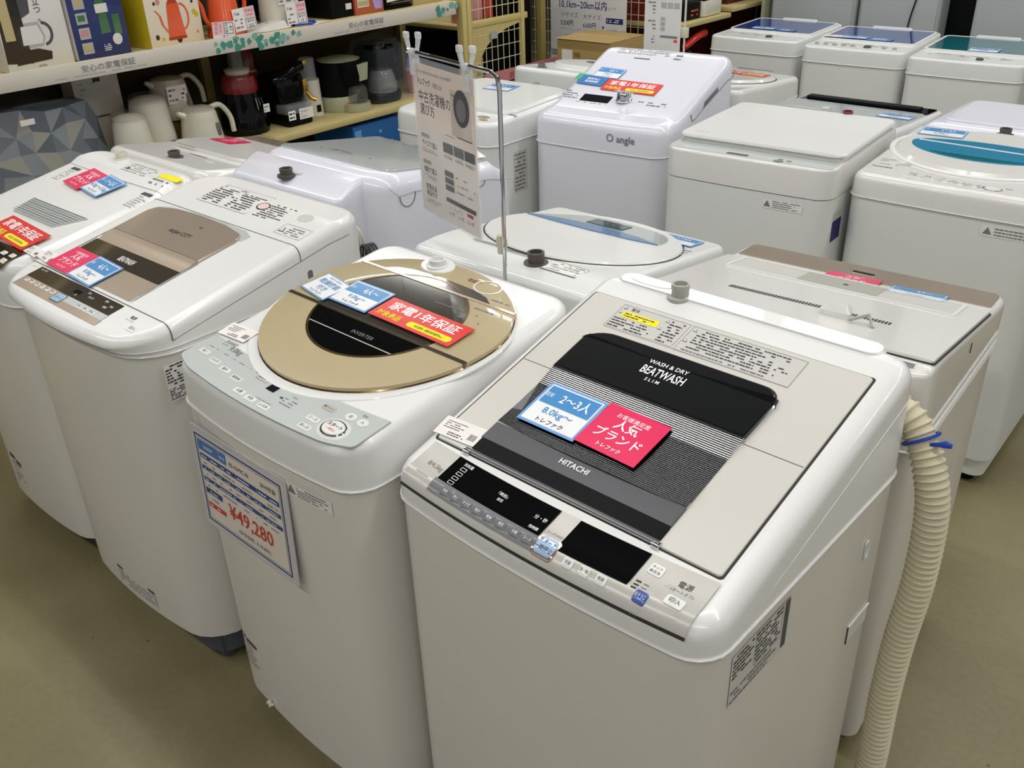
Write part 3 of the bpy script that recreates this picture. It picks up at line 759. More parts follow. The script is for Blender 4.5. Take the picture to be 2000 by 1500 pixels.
g.rect(-.132, -.075, -.033, -.02, fb, 'navy'); g.text('税込価格', -.104, -.03, .007, fc, 'ink_white', 'c'); g.text('90日間', -.104, -.047, .008, fb, 'ink_grey', 'c'); g.rect(-.132, -.07, -.066, -.055, fb, 'price_red'); g.fine(-.128, -.075, -.064, -.057, 1, fc, 'ink_white')
g.text('¥49,280', -.055, -.058, .046, fb, 'price_red', bold=.02, sx=.98); g.text('(本体価格 ￥44,800)', -.03, -.084, .0125, fb, 'ink_grey')
o = g.build('price_sheet', t)

# ================================================================== front row, bronze window machine
m1 = Mach((-1.965, .752, 0), 0, .612, .62, .868, .917, .19, 'white washing machine with bronze handle and window, second from left in the front row',
          er=.022, r=.09, zb=.1, bow=.028, over=.022, kinks=(.5,), zf=lambda x, y: .917+.19*min(y, .52)-.02*max(0, y-.52), base='base_grey')
f1 = m1.fn
sideline(m1, .068, .55, .034, .0008, 'mid_grey'); 
g = G(); B = boundary(rows(m1.w+.006, m1.d+.006, .09, 0, [.15, .3, .45])); p = [(x, m1.W0(x, y-.003)-.008*max(0, 1-y/.6)**2, .882) for x, y in B]; g.tube(p+[p[0]], .0016, 'white', 5, False); m1.part(g, 'upper_bead')
groove(m1, .068, .0013, 'mid_grey', .012, False); groove(m1, .405, .0012, 'mid_grey', .012, False)
# crescent recess behind the handle
g = G(); g.patch([(-.24, .36), (.15, .36), (.155, .385), (.12, .398), (.0, .404), (-.1, .402), (-.2, .394), (-.238, .38)], m1.zf, .0007, .001, 'panel_grey', .0004, 2); m1.part(g, 'finger_recess')
g = G(); g.patch(rpoly([(-.237, .252), (.137, .252), (.141, .355), (.128, .376), (.05, .389), (-.06, .393), (-.16, .388), (-.228, .372), (-.240, .35)], [0, 0, .008, .01, .01, .01, .01, .01, .008]), m1.zf, .006, .004, 'bronze', .002, 3)
g.text('AirJet CITY', -.03, .306, .019, f1(.0066), 'ink', 'c', bold=.02); g.text('eco', .0, .35, .010, f1(.0066), 'ink', 'c', bold=.02); m1.part(g, 'lid_handle', 'bronze lid handle')
Z1 = lambda y: m1.zf(0, y)
pr = [(.2515, .0055), (.247, .0058), (.24, .0056), (.232, .0048), (.224, .0036), (.212, .0024), (.205, .0018)]
g = m1.strip([(y, Z1(y)+h) for y, h in pr], -.237, .138, 'bronze_light'); g.add([(.138, y, Z1(y)+h) for y, h in pr]+[(.138, y, Z1(y)) for y, h in pr[::-1]], [tuple(range(14))], 'bronze_light'); m1.part(g, 'window_bend')
g = G(); g.patch(rr(-.049, .178, .374, .056, .002), m1.zf, .0018, .002, 'bronze_dark', .0005); g.text('BEATWASH', -.045, .168, .024, f1(.0024), 'ink_white', 'c', bold=.01, sx=.52); m1.part(g, 'window', 'dark see-through window')
bar(m1, 'lower_lid_panel', -.236, .138, .078, .148, .0022, 'bronze_light', r=.012)
for x in (-.239, .140): g = G(); g.tube([(x, y, Z1(y)+.0032) for y in (.078, .12, .16, .2, .25)], .0014, 'chrome', 5); m1.part(g, 'window_trim')
class Plain:
    plain = True
    def __init__(s, m): s.m = m
    def __call__(s, h): return s.m.fn(h)
pn1 = Plain(m1)
g = G(); sheet(g, -.262, -.2375, .02, .061, pn1, .0006, 'label_white'); sheet(g, -.236, .140, .022, .062, pn1, .001, 'bronze_dark', K=12); sheet(g, -.236, -.03, .004, .022, pn1, .001, 'bronze_light', K=12); sheet(g, -.03, .142, .004, .022, pn1, .001, 'panel_grey', K=8); sheet(g, -.236, .146, -.014, .004, pn1, .001, 'bronze_light', K=12)
m1.part(g, 'control_panel', 'bronze and dark control panel')
g = G()
for x, y, t in ((-.21, .052, 'おいそぎ'), (-.02, .03, '分'), (.01, .05, '洗い'), (.03, .04, 'すすぎ'), (.085, .05, '脱水'), (.1, .034, '乾燥'), (.115, .042, '予約')): g.text(t, x, y, .007, pn1(.0016), 'ink_white', 'c')
g.rect(-.04, -.012, .036, .048, pn1(.0014), 'screen')
g.text('電源', .205, .042, .010, pn1(.0006), 'ink', 'c', bold=.01); g.text('(オートオフ)', .205, .034, .005, pn1(.0006), 'ink', 'c')
g.text('自動おそうじ', -.252, .052, .005, pn1(.0006), 'ink_grey', 'c')
m1.part(g, 'panel_print')
for i, t in enumerate(('予約', '風呂', '水量', '洗い', '脱水', '乾燥')): pbutton(m1, pn1, -.212+.025*i, .012, .015, .011, t, 'btn_white', 'ink', h=.0022, ts=.6)
pbutton(m1, pn1, -.048, .006, .036, .024, 'スタート', 'btn_blue', 'ink', 'mid_grey', .0025, ts=.3)
for i, t in enumerate(('洗濯', '洗乾', '乾燥')): pbutton(m1, pn1, .035+.028*i, .010, .017, .012, t, 'btn_white', 'ink', h=.0022, ts=.6)
pbutton(m1, pn1, .24, .02, .03, .016, '切/入', 'btn_white', 'ink', h=.0012, ts=.6)
# labels on the back part
g = G(); 
g.rect(-.172, .035, .452, .55, f1(.0006), 'label_white'); g.frame(-.172, .035, .452, .55, .0008, f1(.0009), 'ink_grey'); g.text('お願い', -.08, .535, .011, f1(.0009), 'ink', 'c'); g.fine(-.168, -.07, .458, .532, 8, f1(.0009), 'ink'); g.fine(-.062, .03, .458, .532, 8, f1(.0009), 'ink'); warn(g, -.168, .536, .011, f1(.0009))
g.fine(.055, .165, .458, .525, 8, f1(.0006), 'ink', rag=.5); g.frame(.185, .282, .425, .468, .0008, f1(.0006), 'ink_grey'); warn(g, .19, .435, .02, f1(.0008), 'ink'); g.fine(.215, .278, .43, .462, 4, f1(.0008), 'ink_grey')
m1.part(g, 'caution_print')
g = G(); g.patch(oval(.05, .5, .022, .016, 28), m1.zf, .0014, .001, 'chrome', .0005); g.patch(oval(.05, .5, .018, .013, 28), m1.zf, .0018, .001, 'pale_pink', .0005); m1.part(g, 'vent_cap')
g = G(); g.patch(oval(.208, .505, .024, .017, 28), m1.zf, .001, .001, 'label_grey', .0005); m1.part(g, 'screw_cap')
sf1 = lambda u, v: (m1.w/2+.001, u, v); sf1b = lambda u, v: (m1.w/2+.0016, u, v)
g = G(); g.rect(.034, .09, .765, .85, sf1, 'label_white'); g.fine(.036, .088, .80, .848, 7, sf1b, 'ink', .75, .5); g.fine(.036, .088, .768, .796, 6, sf1b, 'ink', .9, .5); m1.part(g, 'rating_label')
g = G(); g.patch(rr(0, 0, .001, .001, .0004), flat, 0, 0, 'gap', 0) if 0 else None
pts = rr(.425, .918, .015, .03, .0072); g.loft([[(m1.w/2+.0012, u, v) for u, v in pts], [(m1.w/2+.0014, .425+(u-.425)*.8, .918+(v-.918)*.85) for u, v in pts]], 'mid_grey', False, True); m1.part(g, 'side_recess')
g = G(); f = lambda u, v: (u, m1.fy(u)-.0012, v); g.rect(-.085, .095, .182-.02, .19-.02, f, 'dark_grey'); g.rect(-.085, .095, .118, .16, f, 'label_grey'); g.fine(-.08, .09, .12, .158, 3, lambda u, v: (u, m1.fy(u)-.0018, v), 'ink_light', .8); m1.part(g, 'bottom_label')
popcard('pink', .110, .085, m1.on(-.181, .112, -1, .0045), 'pink popular brand card at the front left of the bronze window machine')
popcard('blue', .115, .088, m1.on(-.068, .108, -3, .0055), 'blue and white 4 person size card on the bronze window machine', '4人〜', '8.0kg〜')
g = G(); g.text('カラット乾燥', 0, .012, .009, lambda u, v: (u, v, .0015), 'ink'); 
pricetag(.075, .036, m1.on(-.268, .095, -6, .002), 'small white price tag under the pink card of the bronze window machine')

# ================================================================== far left of the front row
m0 = Mach((-2.57, .775, 0), 0, .55, .56, .80, .91, .18, 'white washing machine with striped window strip, far left of the front row',
          er=.035, r=.08, zb=.075, bow=.02, kinks=(.43, .455), zf=lambda x, y: .91+.18*min(y, .44)+.012*min(1, max(0, (y-.43)/.03))+.08*max(0, min(y, .5)-.44), base='gap')
f0 = m0.fn
groove(m0, .43, .0012, 'ink_light', .05); groove(m0, .085, .0016)
g = G(); g.patch(dens([(-.078, .172), (.148, .172), (.205, .243), (-.1, .243)]), m0.zf, .004, .003, 'lid_glass_grey', .0015, 2)
for i in range(8): g.rect(-.095+.006*i*0, .2-.0073*i, .2385-.0085*i, .2405-.0085*i, f0(.0044), 'bronze' if i % 2 else 'dark_grey')
m0.part(g, 'window_strip', 'pale window strip with thin brown stripes')
g = G(); g.rect(.205, .25, .398, .411, f0(.0008), 'dark_grey'); g.fine(.215, .262, .335, .395, 6, f0(.0008), 'ink_light'); m0.part(g, 'side_label'); g = G(); g.rect(-.2, -.155, .405, .418, f0(.0008), 'dark_grey'); g.fine(-.195, -.155, .34, .402, 6, f0(.0008), 'ink_light'); m0.part(g, 'side_label')
g = G(); g.rect(.165, .265, .475, .502, f0(.0008), 'yellow'); g.fine(.0, .15, .455, .51, 5, f0(.0008), 'ink_light'); g.fine(.17, .262, .44, .47, 2, f0(.0008), 'ink_grey'); g.rect(.01, .025, .468, .478, f0(.0008), 'dark_grey'); m0.part(g, 'caution_print')
m0.inlet(-.09, .515, 'kettle_white', .016, .018)
pf0 = arcprof(m0.er, lambda y: m0.zf(0, y), .078, .001, 55); pn0 = PanelFn(m0, pf0)
g = G(); sheet(g, -.2, .225, .0, .075, pn0, .0005, 'chrome', K=10); m0.part(g, 'control_panel', 'shiny silver control panel')
for i in range(6):
    for j in range(2): pbutton(m0, pn0, .205-.04*i, .022+.024*j, .022, .014, ('入', '切', '水量', '洗い', '脱水', '予約')[i], 'btn_white', 'ink', h=.0015)
g = G(); f = lambda u, v: (u, m0.fy(u)-.0012, v); g.rect(-.16, -.12, .21, .225, f, 'dark_grey'); g.rect(-.115, -.08, .2, .215, f, 'dark_grey'); g.fine(-.16, -.08, .12, .2, 5, f, 'ink_light', .6); m0.part(g, 'bottom_label')
popcard('pink', .106, .096, m0.on(-.055, .378, -7, .006), 'pink popular brand card on the far left machine')
popcard('blue', .112, .094, m0.on(.053, .374, -7, .0065), 'blue and white 1 to 2 person size card on the far left machine', '1〜2人', '4.2kg〜5.5kg')
popcard('red', .24, .082, m0.on(.09, .105, -3, .007), 'red one year warranty card on the far left machine')
pricetag(.08, .03, m0.on(.235, .078, -3, .003), 'small tag with dark end beside the red card on the far left machine')

# ================================================================== second row, backs to the camera
m4 = Mach((-2.78, 2.03, 0), 180, .58, .60, .79, .86, .16, 'cream white washing machine facing away, behind the striped window machine, below the kettles',
          er=.03, r=.05, kinks=(.42,), top='ivory')
f4 = m4.fn
m4.inlet(-.02, .52, 'knob_dark', .018, .02)
g = G(); g.patch(rr(0, .055, .5, .085, .02), m4.zf, .003, .003, 'bronze', .001); m4.part(g, 'control_panel', 'brown front strip')
g = G(); g.patch(dens(rr(0, .28, .5, .24, .09)), m4.zf, .012, .003, 'ivory', .008, 4); m4.part(g, 'lid')
g = G(); g.rect(-.08, .02, .44, .445, f4(.001), 'red_deep'); g.rect(.05, .16, .40, .404, f4(.013), 'red_deep'); m4.part(g, 'caution_print'); g = G(); g.patch(oval(-.14, .47, .02, .012, 20), m4.zf, .001, .001, 'label_grey', .0004); m4.part(g, 'screw_cap')
popcard('pink', .12, .09, m4.on(.13, .215, 180, .013), 'pink popular brand card on the cream machine facing away')

m5 = Mach((-2.17, 2.17, 0), 180, .575, .575, .70, .93, .09, 'lilac white washing machine with wide grey glass lid, facing away behind the bronze window machine',
          er=.05, r=.09, top='lilac', body='lilac_steel', zb=.06, bead=None, kinks=(.1, .5), zf=lambda x, y: .845+.9*min(y, .1)+.15*(min(max(y, .1), .52)-.1))
f5 = m5.fn
g = G(); g.patch(dens(rr(.0, .30, .50, .41, .03), .04), m5.zf, .005, .003, 'lid_glass_grey', .002, 5); g.rect(.03, .11, .40, .403, f5(.0056), 'dark_grey'); g.fine(-.08, .2, .408, .425, 1, f5(.0056), 'bronze_light'); m5.part(g, 'lid', 'smooth grey glass lid')
g = G(); BO = lambda i, r: rr(.0365, .6075, .497-2*i, .105-2*i, r)
bz = lambda y, t: .925+t*(.068-.5*max(0, y-.56))
g.loft([[(x, y, .1) for x, y in BO(0, .02)], [(x, y, .925) for x, y in BO(0, .02)]]+[[(x, y, bz(y, t)) for x, y in BO(i, max(.02-i, .004))] for i, t in ((0, .75), (.004, .93), (.012, 1.))], 'lilac', True, True)
m5.part(g, 'back_box', ang=50)
m5z = m5.zf; m5.zf = lambda x, y: .968; m5.inlet(.05, .625, 'knob_dark', .018, .02)
g = G(); g.patch(oval(.035, .60, .03, .012, 20), m5.zf, .006, .001, 'label_grey', .0005); m5.part(g, 'hose_cap'); m5.zf = m5z
g = G(); g.tube([(-.289, .475+.03*cos(a), .935-.035*sin(a)) for a in [pi*k/10 for k in range(11)]], .0013, 'mid_grey', 5); g.tube([(-.289, .18+.02*cos(a), .895-.015*sin(a)) for a in [pi*k/10 for k in range(11)]], .0013, 'mid_grey', 5); m5.part(g, 'lid_notch')
g = G(); g.tube([(-.289, .04, .87), (-.289, .16, .897), (-.289, .2, .897), (-.289, .445, .935), (-.289, .505, .935), (-.287, .54, .965)], .0008, 'ink_light', 5); m5.part(g, 'lid_edge_line')
# leaflet lying on its front right corner
g = G(); g.loft([[(-.06, 0, 0), (.06, 0, .002), (.055, .05, .004), (-.05, .05, .03)], [(-.06, 0, .001), (.06, 0, .003), (.055, .05, .005), (-.05, .05, .031)]], 'paper', True, True); g.fine(-.03, .05, .008, .04, 3, lambda u, v: (u, v, .0052+(.05-u)*.2*v/.05*1.1), 'ink_grey')
tag(g.build('leaflet', None, mw=m5.on(-.18, .14, 170, .006)), 'curled white leaflet on the lilac machine, beside the hanging sign', 'leaflet')

m6 = Mach((-1.345, 2.035, 0), 180, .55, .585, .77, .86, .13, 'white washing machine with blue window and green display, facing away behind the gold ring machine',
          er=.016, r=.03, top='white_cool', body='steel_cool', kinks=(.44, .5), zf=lambda x, y: .86+.13*min(y, .47)-.05*max(0, y-.49))
f6 = m6.fn
def seg(cx, cy, a, b, y0, y1, n=64, bb=None): return [(x, y) for x, y in oval(cx, cy, a, b, n, bb) if y0 <= y <= y1]
o6 = oval(.01, .24, .262, .235, 64, .22)
g = G(); g.patch(o6, m6.zf, .006, .002, 'white', .004, 4); m6.part(g, 'lid', 'round white lid')
g = G(); g.ring(oval(.01, .24, .266, .24, 64, .224), oval(.01, .24, .262, .236, 64, .22), m6.zf, .001, .001, 'gap'); m6.part(g, 'lid_gap')
win = seg(.02, .11, .215, .085, .1, .3, 64, .085); 
g = G(); g.patch(rpoly([(-.175, .165), (-.17, .085), (-.05, .045), (.12, .05), (.245, .165)][::1], [.01, .06, .06, .05, .005]), m6.zf, .0085, .002, 'lid_glass_grey', .001, 3)
g.patch([(-.172, .168), (-.1, .145), (.03, .13), (.15, .14), (.248, .17), (.15, .178), (.03, .182), (-.1, .178)][::1], m6.zf, .0095, .001, 'window_steel_blue', .0006, 2); m6.part(g, 'window', 'blue curved window edge')
g = G(); g.patch(rr(.025, .098, .115, .052, .003), m6.zf, .0105, .002, 'lcd', .0005); m6.part(g, 'display', 'dark green display')
m6.inlet(-.053, .495, 'knob_dark', .019, .026)
g = G(); g.patch(rr(-.13, .488, .1, .05, .003), m6.zf, .001, .001, 'label_white', .0003); g.rect(-.18, -.08, .458, .461, f6(.0015), 'ink_grey'); g.rect(-.18, -.08, .512, .516, f6(.0015), 'ink_grey'); g.fine(-.175, -.085, .464, .51, 4, f6(.0015), 'ink_light'); m6.part(g, 'caution_print')
g = G(); g.rect(.08, .17, .462, .467, f6(.0015), 'dark_grey'); g.rect(-.05, .06, .472, .477, f6(.0015), 'dark_grey'); m6.part(g, 'vent_slots')
g = G(); B = [(x, .589, z) for x, z in rpoly([(.1, .6), (-.2, .6), (-.2, .86), (.1, .86)][::-1], .04, 6)]; g.tube(B+[B[0]], .004, 'steel_cool', 6, False); m6.part(g, 'back_panel_rim')
g = G(); g.rect(.21, .225, .845, .849, lambda u, v: (u, .5875, v), 'gap'); m6.part(g, 'back_mark')
popcard('blue', .12, .07, m6.on(-.165, .065, 180, .002), 'blue size card on the corner of the blue window machine facing away', '3〜4人', '6.0kg〜')
g = G(); 
for i in range(5): g.fine(-.09+.055*i, -.05+.055*i, .022, .04, 2, f6(.001), 'ink_light')
g.fine(-.245, -.2, .12, .2, 4, f6(.001), 'ink_light'); m6.part(g, 'panel_print')

m7 = Mach((-.715, 2.035, 0), 183, .60, .57, .79, .872, .15, 'white washing machine with brown strip and vent slots, facing away behind the nearest machine',
          er=.012, r=.03, top='ivory', body='white_steel', over=.03, kinks=(.06, .5), zf=lambda x, y: .876+.06*min(y, .07)+.16*(min(max(y, .07), .53)-.07)-.3*max(0, y-.53))
f7 = m7.fn
g = G(); g.patch(dens(rpoly([(-.285, -.022), (.285, -.022), (.285, .068), (-.285, .068)], [.02, .02, .002, .002]), .05), m7.zf, .004, .003, 'bronze', .001, 4); g.patch(rr(-.005, .03, .05, .012, .003), m7.zf, .0055, .001, 'chrome', .0004); m7.part(g, 'front_band', 'brown front band')
lid7 = m7.slab('lid', rr(0, .32, .588, .42, .006), .006, 'ivory', gapw=.002, rings=5)
g = G(); g.ring(rr(0, .165, .50, .105, .006), rr(0, .165, .485, .09, .004), m7.zf, .009, .002, 'white'); m7.part(g, 'grip_rim', parent=lid7)
g = G(); g.patch(rr(0, .165, .49, .094, .004), m7.zf, .0065, .001, 'label_grey', .0003); g.patch(rr(.0, .165, .175, .094, .002), m7.zf, .0072, .001, 'knob_grey', .0003); g.patch(oval(-.01, .16, .006, .005, 12), m7.zf, .0078, .001, 'gap', .0002); m7.part(g, 'grip_recess', parent=lid7)
g = G()
for i in range(34): x = .163-.0066*i; g.rect(x-.0042, x, .362, .380, f7(.0066), 'gap')
for i in range(13): x = -.089-.0066*i; g.rect(x-.0042, x, .365, .383, f7(.0066), 'gap')
m7.part(g, 'vent_slots', parent=lid7)
g = G(); g.patch(rpoly([(-.045, .42), (-.11, .42), (-.095, .365), (-.06, .365)][::-1], .01), m7.zf, .03, .004, 'ivory', .012, 2); g.tube([(-.11, .43, m7.zf(0, .43)+.012+.0), (-.14, .41, m7.zf(0, .41)+.025), (-.155, .43, m7.zf(0, .43)+.006)], .004, 'knob_grey', 6); m7.part(g, 'hose_hook')
g = G(); g.rect(-.27, -.235, .54, .56, f7(.001), 'label_white'); g.rect(-.268, -.24, .543, .556, f7(.0014), 'ink_grey'); m7.part(g, 'power_label')
for z, t in ((.812, 'side_rib'), (.775, 'side_rib')):
    g = G(); g.tube([(-.302, .02, z), (-.302, .55, z-(.0 if z > .8 else .0))], .0022, 'white', 5); m7.part(g, t)
g = G(); g.tube([(-.3015, .275, .868), (-.3015, .275, .89)], .001, 'gap', 4); g.patch(rr(0, 0, .001, .001, .0004), flat, 0, 0, 'gap', 0) if 0 else None; m7.part(g, 'side_slit')
popcard('pink', .118, .07, m7.on(.0, .092, 182, .005), 'pink popular brand card beside the brown strip of the vent slot machine')
popcard('blue', .115, .062, m7.on(-.145, .1, 182, .005), 'blue size card beside the brown strip of the vent slot machine', '4人〜', '8.0kg〜')

# ================================================================== third row, facing the camera
m8 = Mach((-2.612, 2.55, 0), 0, .54, .56, .80, .885, .05, 'white washing machine with two small oval keys, facing the camera behind the hanging sign',
          er=.02, r=.06, top='white_cool', body='steel_cool', kinks=(.15,))
f8 = m8.fn
g = G(); g.patch(dens(rr(0, .32, .5, .38, .06)), m8.zf, .016, .003, 'white_cool', .01, 3); m8.part(g, 'lid')
m8.inlet(.04, .54, 'knob_grey', .016, .012)
g = G(); g.patch(oval(.165, .075, .03, .014, 24), m8.zf, .002, .001, 'bronze_light', .0006); m8.part(g, 'button'); g = G(); g.patch(oval(.19, .045, .022, .01, 24), m8.zf, .002, .001, 'bronze_light', .0006); m8.part(g, 'button')
g = G(); g.rect(.17, .27, .145, .153, f8(.001), 'mid_grey'); m8.part(g, 'front_slot')
frontlabel(m8, .06, .21, .745, .785, 4, False)
sf8 = lambda u, v: (m8.w/2+.001, u, v); g = G(); g.rect(.12, .2, .6, .76, sf8, 'label_grey'); g.fine(.125, .195, .605, .755, 10, lambda u, v: (m8.w/2+.0016, u, v), 'ink_grey'); m8.part(g, 'rating_label')
popcard('blue', .13, .09, m8.on(-.03, .40, 5, .017), 'blue card on the lid of the machine behind the hanging sign', '4人〜', '6.0kg〜')

m9 = Mach((-2.02, 2.755, 0), 5, .56, .585, .80, .893, .31, 'tall lilac white washing machine with steep top and chrome dial, centre of the third row',
          er=.04, r=.06, top='lilac', body='lilac_steel', kinks=(.11, .5), zf=lambda x, y: .905+.1*min(y, .12)+.36*(min(max(y, .12), .52)-.12)+.05*max(0, y-.52))
f9 = m9.fn
g = G(); g.rect(-.205, -.07, .16, .215, f9(.0012), 'screen') if 0 else None
g.patch(rr(-.105, .18, .125, .042, .003), m9.zf, .002, .001, 'screen', .0005); m9.part(g, 'display', 'black display')
g = G(); z = m9.zf(.015, .185); g.lathe([(.03, -.002), (.032, .004), (.028, .006), (.026, .026), (.024, .03), (.001, .031)], 'chrome', (.01, .19, z), 28); g.box(-.028, .048, .184, .196, z+.03, z+.036, 'chrome', e=.002); m9.part(g, 'dial', 'chrome dial')
g = G(); g.fine(-.26, -.18, .165, .22, 4, f9(.001), 'ink_grey', .5); g.fine(.07, .19, .17, .2, 2, f9(.001), 'ink_grey', .5); g.fine(-.18, -.0, .145, .155, 1, f9(.001), 'ink_grey', .5); g.fine(-.2, .05, .49, .535, 3, f9(.001), 'ink_light', .8); g.rect(-.105, -.035, .462, .468, f9(.001), 'dark_grey'); g.fine(.06, .1, .47, .54, 3, f9(.001), 'ink_grey', .6); m9.part(g, 'panel_print')
fronttext(m9, '○ angle', .055, .842, .036, 'ink_grey', bold=.02, name='brand_mark')
g = G(); g.tube([(m9.w/2+.001, y, m9.zf(0, y)-d_) for y, d_ in ((.20, .03), (.215, .062), (.24, .066), (.30, .064), (.50, .072), (.545, .075), (.56, .05))], .0016, 'mid_grey', 5); m9.part(g, 'lid_edge_line')
g = G(); x = m9.w/2+.001; z = m9.zf; g.add([(x, .30, z(0, .30)-.062), (x, .42, z(0, .42)-.066), (x, .42, z(0, .42)-.05), (x, .31, z(0, .31)-.045)], [(0, 1, 2, 3)], 'mid_grey'); m9.part(g, 'finger_recess')
popcard('red', .235, .075, m9.on(-.005, .27, -1, .003), 'orange-red one year warranty card on the tall lilac machine')
popcard('deep', .118, .06, m9.on(-.185, .285, -3, .003), 'deep blue delivery service card on the tall lilac machine')
popcard('blue', .118, .07, m9.on(-.145, .345, -3, .003), 'pale blue and white size card at the top of three on the tall lilac machine', '4人〜', '7.0kg〜')
g = G(); g.box(-.03, .03, -.02, .02, .0004, .0014, 'card_green'); tag(g.build('sticky_note', None, mw=m9.on(-.24, .305, -3, .002)), 'small green note beside the deep blue card on the tall lilac machine', 'note')
g = G(); g.patch(oval(0, 0, .035, .03, 20), flat, .001, 0, 'dark_grey', .0003)
m9.root['group'] = 'washing machines'; del m9.root['group']

m10 = Mach((-1.31, 2.545, 0), 3, .55, .58, .84, .928, .02, 'white washing machine with plain glossy raised glass lid, facing the camera in the third row',
          er=.008, r=.05, top='ivory', body='steel_cool', bead=None, flare=.001)
f10 = m10.fn
g = G(); g.patch(dens(rr(0, .055, .53, .085, .02)), m10.zf, .0008, .001, 'panel_grey', .0003, 2); m10.part(g, 'control_panel', 'narrow grey control strip')
g = G(); g.patch(rr(-.035, .028, .07, .014, .002), m10.zf, .0018, .001, 'dark_grey', .0004); m10.part(g, 'display')
for x, y, r in ((.1, .02, .016), (.1, .038, .009), (.128, .034, .009)):
    g = G(); g.patch(oval(x, y, r, r*.55, 16), m10.zf, .0018, .001, 'mid_grey', .0004); m10.part(g, 'button')
g = G(); g.patch(dens(rr(-.0, .32, .53, .45, .025)), m10.zf, .012, .006, 'ivory', .002, 3); g.patch(dens(rr(0, .318, .545, .46, .03)), m10.zf, .024, -.014, 'white', .004, 3); m10.part(g, 'lid', 'thick glossy white lid')
g = G(); g.text('おまかせ', -.235, .125, .013, f10(.0248), 'ink_light'); m10.part(g, 'lid_print')
m10z = m10.zf; m10.zf = lambda x, y: .955; m10.inlet(.105, .555, 'red_deep', .016, .016); m10.zf = m10z
frontlabel(m10, .075, .20, .792, .822, 4)
sf10 = lambda u, v: (m10.w/2+.001, u, v); g = G(); g.rect(.05, .12, .77, .79, sf10, 'label_grey'); g.rect(.05, .12, .70, .765, sf10, 'sign_purple'); m10.part(g, 'side_sticker')
g = G(); g.patch([(.02, .54), (.19, .54), (.17, .57), (.05, .57)], lambda x, y: .94, .012, .003, 'white', .004); m10.part(g, 'back_ridge')

m11 = Mach((-.752, 2.665, 0), 1, .545, .56, .84, .905, .055, 'white washing machine with round lid and aqua window, right end of the third row',
          er=.022, r=.045, top='ivory', body='steel_cool', zb=.1, base='steel_cool', foot='black_matte')
f11 = m11.fn
g = G(); g.ring(oval(.005, .335, .278, .23, 64, .2), oval(.005, .335, .262, .215, 64, .186), m11.zf, .004, .002, 'white'); m11.part(g, 'lid_surround')
g = G(); g.patch(oval(.005, .335, .26, .213, 64, .184), m11.zf, .012, .002, 'ivory', .01, 4); lid11 = m11.part(g, 'lid', 'round cream lid')
g = G(); g.patch(oval(.0, .335, .215, .118, 56, .06), m11.zf, .0135, .001, 'window_aqua', .0006, 3); g.patch([(x, y) for x, y in oval(.0, .335, .205, .112, 56, .06) if y < .262], m11.zf, .0142, .001, 'window_teal', .0004, 1); g.patch([(-.2, .345), (.22, .325), (.22, .332), (-.2, .352)], m11.zf, .0145, .001, 'label_white', .0003); m11.part(g, 'window', 'aqua see-through window', parent=lid11)  # slanted white strip is a painted lamp tube reflection on the window
m11.inlet(-.005, .545, 'knob_dark', .017, .02)
g = G(); p = f11(.0008); g.text('TOSHIBA', -.245, .085, .0125, p, 'ink', bold=.03, sx=1.2); g.fine(-.24, -.19, .11, .17, 4, p, 'ink_light', .6); g.fine(-.185, -.13, .1, .15, 4, p, 'ink_light', .6)
for i in range(6): g.fine(-.13+.038*i, -.10+.038*i, .055-.003*i, .08-.003*i, 3, p, 'ink_light', .7)
g.fine(.12, .2, .06, .075, 1, p, 'ink_light', .6); m11.part(g, 'panel_print')
for i in range(6): keyb(m11, -.13+.038*i, m11.W(0, .045), .016, .008, '', 'white')
g = G(); g.patch(oval(.105, .045, .026, .013, 28), m11.zf, .003, .001, 'chrome', .001); g.patch(oval(.105, .045, .022, .010, 28), m11.zf, .004, .001, 'white', .001); m11.part(g, 'start_button')
frontlabel(m11, .11, .235, .795, .826, 3)
popcard('blue', .135, .075, m11.on(-.16, .44, 3, .013), 'crinkled blue size card on the aqua window machine', '3〜4人', '5.0kg〜')
g = G(); g.box(-.06, .06, -.018, .018, 0, .001, 'card_lime'); tag(g.build('sticker_sheet', None, mw=Matrix.Translation((-.70, 3.36, .925))), 'lime green sticker on the machine behind the aqua window machine', 'sticker')

# ================================================================== fourth row, backs to the camera
m12 = Mach((-2.612, 3.79, 0), 180, .47, .55, .80, .89, .1, 'small white washing machine with black lid slot, facing away left of the tall lilac machine', er=.02, r=.05, top='white_cool', body='steel_cool')
g = G(); g.patch(dens(oval(0, .24, .2, .15, 40)), m12.zf, .012, .002, 'white_cool', .01, 3); g.patch(oval(-.05, .2, .12, .04, 30), m12.zf, .0135, .001, 'screen', .0004); m12.part(g, 'lid')
m12.inlet(.1, .49, 'mid_grey', .016, .016)
g = G(); f = lambda u, v: (u, .5515, v); g.fine(-.1, .1, .68, .80, 8, f, 'ink_grey', .7); g.fine(-.22, -.12, .70, .82, 5, f, 'ink_grey', .5); m12.part(g, 'back_label')
m13 = Mach((-2.07, 3.98, 0), 180, .53, .56, .80, .88, .06, 'cream white washing machine with red card, facing away right of the tall lilac machine', er=.02, r=.05, top='ivory', body='white_steel')
g = G(); g.patch(dens(oval(-.0, .24, .24, .2, 48)), m13.zf, .014, .002, 'ivory', .01, 4); g.ring(oval(0, .24, .244, .204, 48), oval(0, .24, .24, .2, 48), m13.zf, .001, .001, 'gap'); g.rect(-.15, .02, .045, .06, m13.fn(.015), 'dark_grey'); m13.part(g, 'lid')
g = G(); g.tube([(-.266, .3, .77), (-.266, .3, .785)], .003, 'gap', 5); m13.part(g, 'side_slit')
popcard('red', .2, .07, m13.on(-.1, .2, 180, .015), 'red one year warranty card on the cream machine right of the tall lilac machine')
